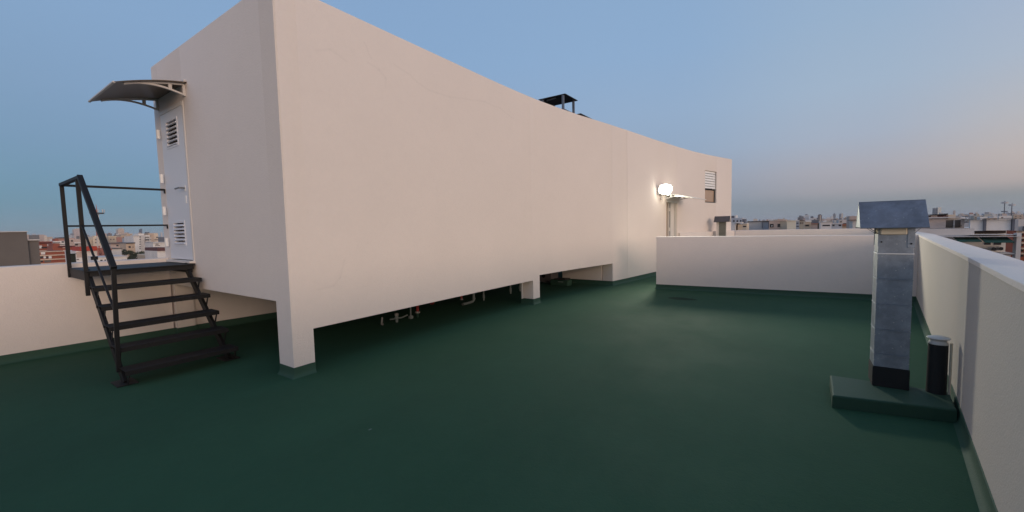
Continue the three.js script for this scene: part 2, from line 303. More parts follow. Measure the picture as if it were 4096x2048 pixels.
// white service door on the end wall, above the steel stair
{
  const d = new THREE.Group(); d.name = 'service_door'; house.add(d); d.position.z = 0.032;
  const x0 = -7.355, x1 = -6.535, y0 = 1.125, y1 = 3.12, zf = -2.088;
  // leaf with two louvred openings
  const lou = [[-7.14, -6.76, 2.66, 2.99], [-7.14, -6.76, 1.33, 1.62]];
  const g = [box(x0, lou[0][0], y0, y1, zf - 0.04, zf), box(lou[0][1], x1, y0, y1, zf - 0.04, zf), box(lou[0][0], lou[0][1], y0, lou[1][2], zf - 0.04, zf), box(lou[0][0], lou[0][1], lou[1][3], lou[0][2], zf - 0.04, zf), box(lou[0][0], lou[0][1], lou[0][3], y1, zf - 0.04, zf)];
  mesh('door_leaf', g, M.doorWhite, d);
  for (const [a, b, c, e] of lou) {
    const v = new THREE.Group(); v.name = 'vent_grille'; d.add(v); const n = 6, p = (e - c) / n;
    for (let i = 0; i < n; i++) {
      const yb = c + i * p, s = new THREE.BufferGeometry(); s.setAttribute('position', new THREE.Float32BufferAttribute([], 3));
      const blade = sweep([[a, zf], [b, zf]], [[0.016, yb + 0.002], [0.018, yb + 0.006], [-0.012, yb + p * 0.66], [-0.03, yb + p * 0.66], [-0.006, yb + 0.002]]);
      mesh('blade', [blade], M.doorWhite, v);
    }
    mesh('rim', [box(a - 0.03, b + 0.03, e, e + 0.025, zf, zf + 0.006), box(a - 0.03, b + 0.03, c - 0.025, c, zf, zf + 0.006), box(a - 0.03, a, c, e, zf, zf + 0.006), box(b, b + 0.03, c, e, zf, zf + 0.006)], M.doorWhite, v);
    mesh('recess', [box(a, b, c, e, zf - 0.12, zf - 0.1)], M.dark, v);  // near-black sheet painted as the darkness behind the grille blades
  }
  mesh('door_frame', [box(x1, -6.492, 1.112, 3.168, -2.16, -2.084), box(x0, x1, 3.12, 3.168, -2.16, -2.081), box(-7.36, x0, 1.112, 3.168, -2.16, -2.087)], M.frameWhite, d);
  mesh('sill', [box(-7.36, -6.49, 1.085, 1.112, -2.3, -2.03)], M.frameWhite, d);
  for (const y of [2.86, 2.25, 1.8, 1.36]) mesh('hinge', [cyl(-7.352, y - 0.06, y + 0.06, -2.05, 0.022, 0.022, 14), box(-7.39, -7.33, y - 0.05, y + 0.05, -2.062, -2.056)], M.hinge, d);
  const h = new THREE.Group(); h.name = 'handle'; d.add(h);
  mesh('lever', [rod([[-6.63, 2.07, -2.09], [-6.63, 2.07, -2.03], [-6.645, 2.07, -2.02], [-6.76, 2.065, -2.02]], 0.011)], M.steel, h);
  mesh('plate', [box(-6.65, -6.61, 2.03, 2.11, -2.09, -2.083)], M.hinge, h); mesh('lock_plate', [box(-6.65, -6.605, 1.87, 1.97, -2.09, -2.082)], M.hinge, h);
}

// ------------------------------------------------------------------ parapets
function parapet(name, label, path, t, h, skirtPath, h0 = 0) {
  const w = thing(name, label, 'wall');
  mesh('wall', [sweep(path, wallProfile(t, h0, h, 0.02))], M.stucco, w);
  if (skirtPath) mesh('skirting', [sweep(skirtPath, skirtProfile(0.1), { crease: 0.6 })], M.green, w);
  return w;
}
{
  // left: inner face looks to +X, so the path runs towards -Z
  const w = parapet('parapet_wall', 'low cream parapet wall behind the steel stair on the left', [[-7.72, 4.5], [-7.62, 0], [-7.5, -1.5], [-7.47, -2.055]], 0.22, 1.13, [[-7.72, 4.5], [-7.62, 0], [-7.5, -1.5], [-7.47, -2.08], [-7.40, -2.08], [-7.39, -2.3], [-7.43, -2.3], [-7.2, -4.6], [-7.0, -9.5]]);
  mesh('wall', [sweep([[-7.47, -2.3], [-7.2, -4.6], [-7.0, -9.5]], flatProfile(0.2, 0, 0.756))], M.stucco, w);
  mesh('pilaster', [box(-7.6, -7.40, 0, 0.752, -2.3, -2.08)], M.stucco, w);
}
const RP = [[0.6, 6.0], [0.6, -1.3], [0.79, -2.78], [1.04, -4.56], [1.326, -6.77], [1.73, -9.86]];
{
  const path = RP.slice().reverse(), w = thing('parapet_wall', 'stucco parapet wall toned darker as shade with pale coping running along the right side', 'wall');
  mesh('wall', [sweep(path, flatProfile(0.2, 0, 1.15))], M.shadedStucco, w);
  mesh('coping', [sweep(path, [[0.004, 1.15], [0.004, 1.176], [0.002, 1.179], [-0.002, 1.18], [-0.198, 1.18], [-0.202, 1.179], [-0.204, 1.176], [-0.204, 1.15]])], M.stucco, w);
  mesh('skirting', [sweep(path, skirtProfile(0.1), { crease: 0.6 })], M.green, w);
}
{
  // the low wall across the terrace, 
  const w = thing('cross_wall', 'low cream wall standing across the terrace in front of the far door', 'wall');
  mesh('wall', [sweep([[-2.62, -9.52], [1.73, -9.86]], wallProfile(0.17, 0, 1.18, 0.015))], M.stucco, w);
  mesh('skirting', [sweep([[-2.62, -9.69], [-2.62, -9.52], [1.73, -9.86]], skirtProfile(0.1), { crease: 0.6 })], M.green, w);
}
{
  const w = thing('far_parapet', 'far cream parapet wall closing the terrace beyond the cross wall', 'wall');
  mesh('wall', [sweep([[-1.92, -17.66], [2.6, -18.08]], wallProfile(0.25, 0, 1.18, 0.015)), sweep([[-3.02, -13.62], [-1.95, -17.7]], wallProfile(0.1, 0, 1.18, 0.015))], M.stucco, w);
}
parapet('side_parapet', 'parapet at the right end of the far terrace, behind the hooded chimney', [[2.42, -18.02], [1.78, -9.9]], 0.2, 1.178);

// ------------------------------------------------------------------ steel stair
{
  const t = thing('steel_stair', 'black steel stair with open treads and handrail up to the white door', 'stair', [0, 0, 0]);
  const z0 = -1.08, z1 = -2.0, slope = 0.205 / 0.18;
  mesh('platform', [box(-7.40, -6.44, 1.062, 1.078, -2.045, -1.05, 0.003)], M.tread, t);
  mesh('edge_beam', [box(-6.50, -6.46, 1.012, 1.061, -2.03, -1.07), box(-7.40, -6.50, 0.965, 1.061, -1.085, -1.052), box(-7.40, -6.50, 0.965, 1.061, -2.03, -1.99), box(-7.43, -7.40, 0.965, 1.061, -2.03, -1.052)], M.black, t);
  const S = (z) => bar([-6.60, 1.06, z], [-5.44, 0.0, z], 0.03, 0.09);
  mesh('stringer', [S(z0)], M.black, t); mesh('stringer', [S(-1.985)], M.black, t);
  for (let i = 0; i < 5; i++) {
    const y = 0.91 - 0.187 * i, nose = -6.18 + 0.232 * i, back = nose - 0.235;
    const tr = mesh('tread', [box(back, nose, y - 0.006, y, z1 - 0.02, z0 + 0.03, 0.002), box(nose - 0.006, nose, y - 0.045, y - 0.006, z1 - 0.02, z0 + 0.03), box(back, back + 0.006, y - 0.035, y - 0.006, z1 - 0.02, z0 + 0.03)], M.tread, t);
    for (const z of [z1 + 0.0, z0 + 0.0]) mesh('tread_bracket', [bar([nose - 0.015, y - 0.02, z], [nose - 0.105, y - 0.175, z], 0.006, 0.03, 0.002), bar([nose - 0.01, y - 0.014, z], [back, y - 0.014, z], 0.006, 0.03, 0.002)], M.black, tr);
  }
  for (const z of [z0, -1.985]) { mesh('base_plate', [box(-5.58, -5.34, 0.001, 0.013, z - 0.08, z + 0.08, 0.003)], M.black, t); }
  mesh('post', [bar([-7.40, 0.96, -1.055], [-7.40, 2.085, -1.055], 0.036, 0.036)], M.black, t);
  mesh('post', [bar([-6.50, 0.80, -1.05], [-6.50, 2.085, -1.05], 0.036, 0.036)], M.black, t);
  mesh('post', [bar([-5.49, 0.12, -1.05], [-5.35, 1.18, -1.05], 0.035, 0.035)], M.black, t);
  mesh('top_rail', [bar([-7.42, 2.10, -1.055], [-6.37, 2.10, -1.05], 0.045, 0.035)], M.black, t);
  mesh('handrail', [bar([-6.39, 2.112, -1.05], [-5.335, 1.15, -1.05], 0.045, 0.045)], M.black, t);
  mesh('middle_rail', [bar([-6.49, 1.585, -1.05], [-5.40, 0.70, -1.05], 0.018, 0.022)], M.black, t);
  mesh('rail_clamp', [cyl(-6.06, 1.215, 1.25, -1.05, 0.028, 0.028, 12)], M.black, t);
  mesh('side_rail', [bar([-7.40, 2.093, -1.07], [-7.40, 2.10, -2.05], 0.028, 0.028), box(-7.415, -7.385, 2.05, 2.11, -2.056, -2.045)], M.black, t);
  mesh('side_rail', [bar([-7.40, 1.595, -1.07], [-7.40, 1.60, -2.05], 0.022, 0.022), box(-7.41, -7.39, 1.55, 1.61, -2.056, -2.045)], M.black, t);
}

// ------------------------------------------------------------------ awnings over the doors
function awning(o, w, sheet, brk) {          // local: wall plane z = 0, x from 0 to w, y 0 = lower edge on the wall, out to +z
  const D = 0.68, arc = (t) => [t * D, 0.165 - 0.09 * t - 0.09 * t * t];
  const pts = []; for (let i = 0; i <= 14; i++) pts.push(arc(i / 14));
  const prof = [...pts.map(([z, y]) => [z, y]), ...pts.slice().reverse().map(([z, y]) => [z, y - 0.006])];
  const sh = new THREE.Shape(prof.map(([z, y]) => new THREE.Vector2(z, y)));
  const ex = (shape, x0, x1) => new THREE.ExtrudeGeometry(shape, { depth: x1 - x0, bevelEnabled: false }).toNonIndexed().rotateY(-Math.PI / 2).translate(x1, 0, 0);
  mesh('sheet', [ex(sh, -0.06, w + 0.06)], sheet, o);
  const rim = (i0, i1, a, b) => { const p = pts.slice(i0, i1 + 1); return new THREE.Shape([...p.map(([z, y]) => new THREE.Vector2(z, y + a)), ...p.slice().reverse().map(([z, y]) => new THREE.Vector2(z, y + b))]); };
  for (const x of [0, w - 0.03]) {
    const out = new THREE.Shape(); out.moveTo(0, 0); out.lineTo(0, 0.165); pts.slice(1, 13).forEach(([z, y]) => out.lineTo(z, y - 0.008));
    const low = []; for (let i = 0; i <= 12; i++) { const t = i / 12, q = arc(t * 12 / 14); low.push([q[0], (1 - t) * 0 + t * (q[1] - 0.03) + 0.014 * Math.sin(t * Math.PI)]); }
    low.slice().reverse().forEach(([z, y]) => out.lineTo(z, y));
    const hole = (t0, t1) => { const h = new THREE.Path(), U = [], L = []; for (let i = 0; i <= 6; i++) { const t = t0 + (t1 - t0) * i / 6, k = t * 14, q = arc(t), j = Math.min(1, k / 12); U.push([q[0], q[1] - 0.03]); L.push([q[0], j * (q[1] - 0.03) + 0.014 * Math.sin(j * Math.PI) + 0.02]); } h.moveTo(...L[0]); L.slice(1).forEach((p) => h.lineTo(...p)); U.reverse().forEach((p) => h.lineTo(...p)); return h; };
    out.holes.push(hole(0.04, 0.2), hole(0.25, 0.47));
    mesh('bracket', [ex(out, x, x + 0.03)], brk, o);
  }
  mesh('wall_strip', [box(-0.05, w + 0.05, 0.163, 0.19, 0.0, 0.03, 0.004)], brk, o);
  const fr = pts[14]; mesh('front_bar', [box(-0.06, w + 0.06, fr[1] - 0.014, fr[1] + 0.006, fr[0] - 0.012, fr[0] + 0.012, 0.004)], brk, o);
  return o;
}
{
  const a = thing('door_awning', 'curved bronze awning with pale brackets over the white stair door', 'awning', [-7.42, 3.2, -2.058]);
  awning(a, 1.04, M.bronzeSheet, M.bracket);
  const b = thing('door_awning', 'small pale curved awning over the far lamplit door', 'awning', [0, 0, 0]);
  awning(b, 1.1, M.clearSheet, M.frameWhite);
  const dir = Math.atan2(0.47, 3.41); b.position.set(wallX(-12.66) + 0.003, 2.2, -12.66); b.rotation.y = Math.PI / 2 - dir; b.scale.set(1, 1, 1.15);
}

// ------------------------------------------------------------------ twin floodlight by the far door
{
  const lx = wallX(-12.35), n = [0.99, -0.137];
  const l = thing('wall_floodlight', 'lit twin floodlight glaring on the wall above the far door', 'lamp', [lx, 2.42, -12.35]);
  mesh('wall_plate', [box(0.001, 0.03, -0.12, 0.1, -0.06, 0.06, 0.006)], M.steel, l);
  mesh('stem', [rod([[0.03, 0, 0], [0.12, 0, 0], [0.14, -0.01, 0]], 0.014)], M.steel, l);
  mesh('sensor', [box(0.01, 0.06, -0.26, -0.16, -0.03, 0.03, 0.01)], M.frameWhite, l);
  const glow = std({ color: C(0.9, 0.9, 0.85), emissive: C(1, 1, 0.88), emissiveIntensity: 7 });
  for (const [s, turn, power, cone] of [[-1, -0.3, 12, 1.1], [1, 1.0, 72, 0.86]]) {
    const h = new THREE.Group(); h.name = 'lamp_head'; l.add(h); h.scale.setScalar(1.2); h.position.set(0.19, 0.03, s * 0.2); h.rotation.set(0, -turn, -0.3);
    mesh('housing', [box(-0.06, 0.0, -0.12, 0.12, -0.15, 0.15, 0.012)], M.frameWhite, h);
    mesh('glass', [new THREE.SphereGeometry(1, 24, 12, 0, Math.PI * 2, 0, Math.PI / 2).rotateZ(-Math.PI / 2).scale(0.07, 0.125, 0.155).toNonIndexed()], glow, h);
    const sp = new THREE.SpotLight(new THREE.Color(1, 0.98, 0.8), power, 0, cone, 1, 2);
    sp.castShadow = true; sp.shadow.radius = 16; sp.shadow.mapSize.set(1024, 1024);
    const c = Math.cos(turn), sn = Math.sin(turn);
    sp.position.set(lx + 0.19 + 0.12 * c, 2.40, -12.35 + s * 0.2 + 0.12 * sn); sp.target.position.set(sp.position.x + 3 * c, 2.40 - 0.8, sp.position.z + 3 * sn);
    scene.add(sp, sp.target);
  }
}

// ------------------------------------------------------------------ hooded vents and pipes on the terrace
{
  const c = thing('hooded_chimney', 'tall square galvanized chimney duct with a gabled metal hood', 'chimney', [0.64, 0, -4.48]);
  mesh('base_block', [box(-0.112, 0.112, 0.1, 0.262, -0.112, 0.112, 0.006)], M.bitumen, c);
  const seams = [0.262, 0.37, 0.57, 0.775, 0.98, 1.185];
  for (let i = 0; i < 5; i++) mesh('duct_section', [box(-0.106, 0.106, seams[i] + 0.001, seams[i + 1] - 0.003, -0.106 + (i % 2) * 0.0015, 0.106 - (i % 2) * 0.0015, 0.003), box(-0.108, 0.108, seams[i + 1] - 0.009, seams[i + 1], -0.1085, 0.1085, 0.003)], M.duct, c);
  mesh('seam_glint_band', [box(-0.1085, 0.1085, 1.1765, 1.1852, -0.1095, 0.1095, 0.002)], M.seamGlint, c);
  mesh('duct_section', [box(-0.104, 0.104, 1.186, 1.335, -0.104, 0.104, 0.003)], M.duct, c, 'top duct section with flat straps');
  for (const x of [-0.108, 0.066]) for (const q of [1, -1]) mesh('strap', [box(x, x + 0.042, 1.24 - (x > 0 ? 0.01 : 0), 1.42, q * 0.1045, q * 0.108, 0.001)], M.duct, c);
  for (const x of [-0.087, 0.087]) mesh('screw', [new THREE.CylinderGeometry(0.006, 0.006, 0.008, 10).rotateX(Math.PI / 2).translate(x, x > 0 ? 1.262 : 1.275, 0.11).toNonIndexed()], M.dark, c);
  // torn foam in the mouth of the duct
  const f = new RoundedBoxGeometry(0.165, 0.062, 0.2, 7, 0.012), p = f.attributes.position; for (let i = 0; i < p.count; i++) { const a = p.getX(i) * 90, b = p.getY(i) * 130, e = p.getZ(i) * 80; const k = 1 + 0.05 * Math.sin(a * 1.3 + b) + 0.05 * Math.sin(e * 1.7 - a); p.setXYZ(i, p.getX(i), p.getY(i) * (k + 0.1 * Math.sin(a * 2.1)), p.getZ(i) * k); }
  f.computeVertexNormals(); f.translate(-0.018, 1.36, 0.012); mesh('foam_plug', [f.index ? f.toNonIndexed() : f], M.foam, c);
  // gabled hood, ridge along x
  const x0 = -0.225, x1 = 0.175, yr = 1.602, ye = 1.392, dz = 0.165;
  const hood = new THREE.Group(); hood.name = 'hood'; c.add(hood);
  for (const s of [1, -1]) { const a = [[dz + 0.004, ye - 0.004], [0, yr], [-0.004, yr - 0.003], [dz, ye - 0.009]]; mesh('roof_sheet', [sweep(s > 0 ? [[x0, 0], [x1, 0]] : [[x1, 0], [x0, 0]], a, { crease: 0 })], M.galv, hood); }
  const tri = new THREE.Shape([new THREE.Vector2(-dz, ye), new THREE.Vector2(dz, ye), new THREE.Vector2(0, yr - 0.004)]);
  for (const x of [x0 + 0.002, x1 - 0.005]) mesh('gable', [metreUV(new THREE.ExtrudeGeometry(tri, { depth: 0.003, bevelEnabled: false }).toNonIndexed().rotateY(Math.PI / 2).translate(x, 0, 0))], M.galv, hood);
  for (const [xa, xb] of [[-0.106, -0.185], [0.106, 0.155]]) for (const q of [1, -1]) mesh('brace', [bar([xa, 1.34, q * 0.09], [xb, 1.405, q * 0.11], 0.012, 0.003, 0.001)], M.galv, c);
  const pl = thing('chimney_plinth', 'low green painted plinth under the chimney and the vent pipe', 'plinth', [0, 0, 0]);
  mesh('plinth', [new THREE.ExtrudeGeometry(new THREE.Shape([[0.25, 3.962], [0.955, 4.10], [1.0, 4.5], [0.262, 4.49]].map((q) => new THREE.Vector2(...q))), { depth: 0.085, bevelEnabled: true, bevelSize: 0.012, bevelThickness: 0.012, bevelOffset: -0.012, bevelSegments: 2 }).toNonIndexed().rotateX(-Math.PI / 2).translate(0, 0.003, 0)].map(metreUV), M.green, pl);
  const v = thing('vent_pipe', 'short dark vent pipe with a white cap against the right parapet', 'pipe', [0.915, 0, -4.44]);
  mesh('pipe', [new THREE.CylinderGeometry(0.056, 0.058, 0.385, 28, 1, false).translate(0, 0.292, 0).toNonIndexed()], M.bitumen, v);
  mesh('cap', [new THREE.LatheGeometry([[0.0, 0.546], [0.03, 0.545], [0.062, 0.536], [0.068, 0.53], [0.064, 0.526], [0.046, 0.522], [0.05, 0.505], [0.058, 0.49], [0.052, 0.472], [0.0, 0.468]].reverse().map(([a, b]) => new THREE.Vector2(a, b)), 30).toNonIndexed()], M.pvc, v);
  mesh('side_pipe', [cyl(0.07, 0.1, 0.5, 0.01, 0.008, 0.008, 10)], M.foam, v);
  const s = thing('small_hooded_vent', 'small grey vent box with a dark gabled hood beside the far wall end', 'vent', [-2.10, 0, -15.9]);
  mesh('vent_body', [box(-0.13, 0.07, 0.0, 1.5, -0.1, 0.1, 0.004)], std({ color: C(0.2, 0.2, 0.17), roughness: 0.8, map: grime }), s);
  mesh('corner_strip', [box(-0.212, -0.132, 0.0, 1.495, -0.09, 0.09, 0.004)], M.stucco, s);
  for (const k of [1, -1]) mesh('hood_sheet', [sweep(k > 0 ? [[-0.285, 0], [0.2, 0]] : [[0.2, 0], [-0.285, 0]], [[0.2, 1.505], [0, 1.70], [-0.01, 1.69], [0.19, 1.497]], { crease: 0 })], std({ color: C(0.085, 0.08, 0.085), roughness: 0.75 }), s);
  const t2 = new THREE.Shape([new THREE.Vector2(-0.19, 1.5), new THREE.Vector2(0.19, 1.5), new THREE.Vector2(0, 1.69)]);
  for (const x of [-0.278, 0.186]) mesh('hood_gable', [new THREE.ExtrudeGeometry(t2, { depth: 0.01, bevelEnabled: false }).toNonIndexed().rotateY(Math.PI / 2).translate(x, 0, 0)], std({ color: C(0.24, 0.23, 0.2), roughness: 0.8 }), s);
  // roof vent on top of the machine house
  const r = thing('roof_vent', 'square roof vent with a black rain plate on four galvanized posts', 'vent', [-4.96, 3.7, -9.32]);
  mesh('curb', [box(-0.31, 0.31, 0.0, 0.58, -0.31, 0.31, 0.005)].map((g) => g), M.galv, r);
  mesh('curb_band', [box(-0.315, 0.315, 0.5, 0.53, -0.315, 0.315, 0.004)], M.galv, r);
  for (const [x, z] of [[0.28, 0.28], [0.28, -0.28], [-0.28, 0.28], [-0.28, -0.28]]) mesh('post', [box(x - 0.025, x + 0.025, 0.58, 0.9, z - 0.025, z + 0.025, 0.003)], M.galv, r);
  mesh('rain_plate', [box(-0.38, 0.36, 0.9, 0.915, -0.36, 0.32, 0.003)], M.rustPlate, r);
  mesh('crumpled_flap', [rod([[-0.2, 0.88, 0.2], [-0.05, 0.885, 0.22], [0.05, 0.9, 0.2]], 0.02)], M.steel, r);
  const q = thing('roof_hatch', 'low dark roof hatch plate just showing over the roof edge', 'hatch', [-4.55, 3.7, -9.3]);
  mesh('curb', [box(-0.05, 0.42, 0, 0.26, -0.52, 0.5)], M.galv, q); mesh('lid', [box(-0.12, 0.5, 0.265, 0.29, -0.62, 0.62, 0.004)], M.rustPlate, q);
}

// ------------------------------------------------------------------ plumbing in the dark space under the house
{
  const X = -5.2;
  let o = thing('pipe_stub', 'leaning white plastic pipe stub under the house, nearest the corner column', 'pipe', [X, 0, -3.97]);
  mesh('stub', [bar([0, 0.02, 0.012], [0, 0.135, -0.006], 0.028, 0.028, 0.012)], M.shadedPvc, o); mesh('elbow', [rod([[0, 0.04, 0.012], [0.03, 0.025, 0.012]], 0.016)], M.shadedPvc, o);
  o = thing('pipe_valve', 'grey cross shaped pipe fitting with a white cap under the house', 'valve', [X, 0, -4.25]);
  mesh('body', [cyl(0, 0, 0.11, 0, 0.02, 0.026, 16), new THREE.SphereGeometry(0.034, 16, 10).translate(0, 0.07, 0).toNonIndexed()], M.greyPipe, o); mesh('cap', [cyl(0, 0.11, 0.145, 0, 0.034, 0.03, 18)], M.shadedPvc, o);
  mesh('branch', [rod([[0, 0.068, 0.13], [0, 0.06, 0], [0, 0.055, -0.1], [0, 0.075, -0.22]], 0.012)], M.greyPipe, o);
  o = thing('riser_pipe', 'thin grey riser pipe beside the red topped valve under the house', 'pipe', [X, 0, -4.54], null); mesh('pipe', [cyl(0, 0.05, 0.76, 0, 0.012, 0.012, 12)], M.greyPipe, o); mesh('foot', [box(-0.03, 0.03, 0, 0.05, -0.03, 0.03, 0.006)], M.greyPipe, o);
  o = thing('pipe_valve', 'red topped valve with a white flange under the house', 'valve', [X, 0, -4.69]);
  mesh('stem', [cyl(0, 0, 0.07, 0, 0.018, 0.016, 14)], M.green, o); mesh('flange', [cyl(0, 0.07, 0.095, 0, 0.045, 0.04, 20)], M.shadedPvc, o); mesh('bonnet', [cyl(0, 0.095, 0.76, 0, 0.024, 0.02, 16)], M.shadedRed, o);
  o = thing('valve_wheel', 'round red valve handwheel hanging under the beam of the house', 'valve', [X + 0.05, 0, -4.95]);
  mesh('wheel', [new THREE.TorusGeometry(0.06, 0.016, 10, 28).rotateX(0.4).translate(0, 0.235, 0).toNonIndexed(), new THREE.CylinderGeometry(0.05, 0.05, 0.02, 20).rotateX(0.4 + Math.PI / 2).translate(0, 0.235, 0).toNonIndexed()], M.shadedRed, o); mesh('stem', [cyl(0, 0.24, 0.76, 0, 0.014, 0.014, 12)], M.shadedRed, o);
  o = thing('hanging_pipe', 'red pipe with a white ring hanging under the middle of the house', 'pipe', [X, 0, -5.79]);
  mesh('pipe', [cyl(0, 0.13, 0.76, 0, 0.02, 0.02, 14)], M.shadedRed, o); mesh('ring', [cyl(0, 0.115, 0.14, 0, 0.03, 0.03, 16)], M.shadedPvc, o);
  o = thing('elbow_pipe', 'grey elbow pipe lying on the floor under the house', 'pipe', [X, 0, -5.8]);
  mesh('pipe', [rod([[0.02, 0.03, 0], [0.01, 0.03, -0.2], [0, 0.035, -0.31], [0, 0.06, -0.345], [0, 0.76, -0.35]], 0.026, 14)], M.greyPipe, o);
  mesh('collar', [cyl(0, 0.075, 0.1, -0.35, 0.034, 0.034, 18)], M.greyPipe, o);
  const R = ['riser pipe left of the second column, nearest the elbow pipe', 'grey riser pipe midway between the elbow pipe and the second column', 'grey riser pipe close beside the second column'];
  [[-6.46, 0.016], [-7.41, 0.018], [-7.8, 0.024]].forEach(([z, r], i) => { const p = thing('riser_pipe', (i ? '' : 'grey ') + R[i] + ', under the house', 'pipe', [X, 0, z]); mesh('pipe', [cyl(0, 0, 0.76, 0, r, r, 12)], M.greyPipe, p); mesh('socket', [cyl(0, 0.05, 0.12, 0, r * 1.5, r * 1.5, 14)], M.greyPipe, p); });
  o = thing('pump_box', 'grey pump box with a round dark hole under the house by the block', 'machine', [X - 0.25, 0, -9.5]);
  mesh('casing', [box(-0.2, 0.22, 0.03, 0.5, -0.2, 0.2, 0.01)], std({ color: C(0.16, 0.14, 0.14), roughness: 0.8 }), o); mesh('port', [new THREE.CylinderGeometry(0.05, 0.05, 0.02, 20).rotateX(Math.PI / 2).translate(0.0, 0.18, 0.205).toNonIndexed()], M.dark, o); mesh('foot', [box(-0.22, 0.24, 0, 0.03, -0.16, 0.16)], M.greyPipe, o);
  o = thing('floor_trap', 'dark low green fitting with a lid on the floor before the block', 'trap', [-4.72, 0, -9.05]);
  mesh('body', [box(-0.34, 0.16, 0, 0.15, -0.12, 0.12, 0.03)], M.green, o); mesh('lid', [box(-0.22, 0.1, 0.155, 0.18, -0.14, 0.14, 0.008)], M.rustPlate, o); mesh('lip', [box(-0.1, 0.04, 0.1, 0.115, 0.122, 0.15, 0.004)], M.greyPipe, o);
}

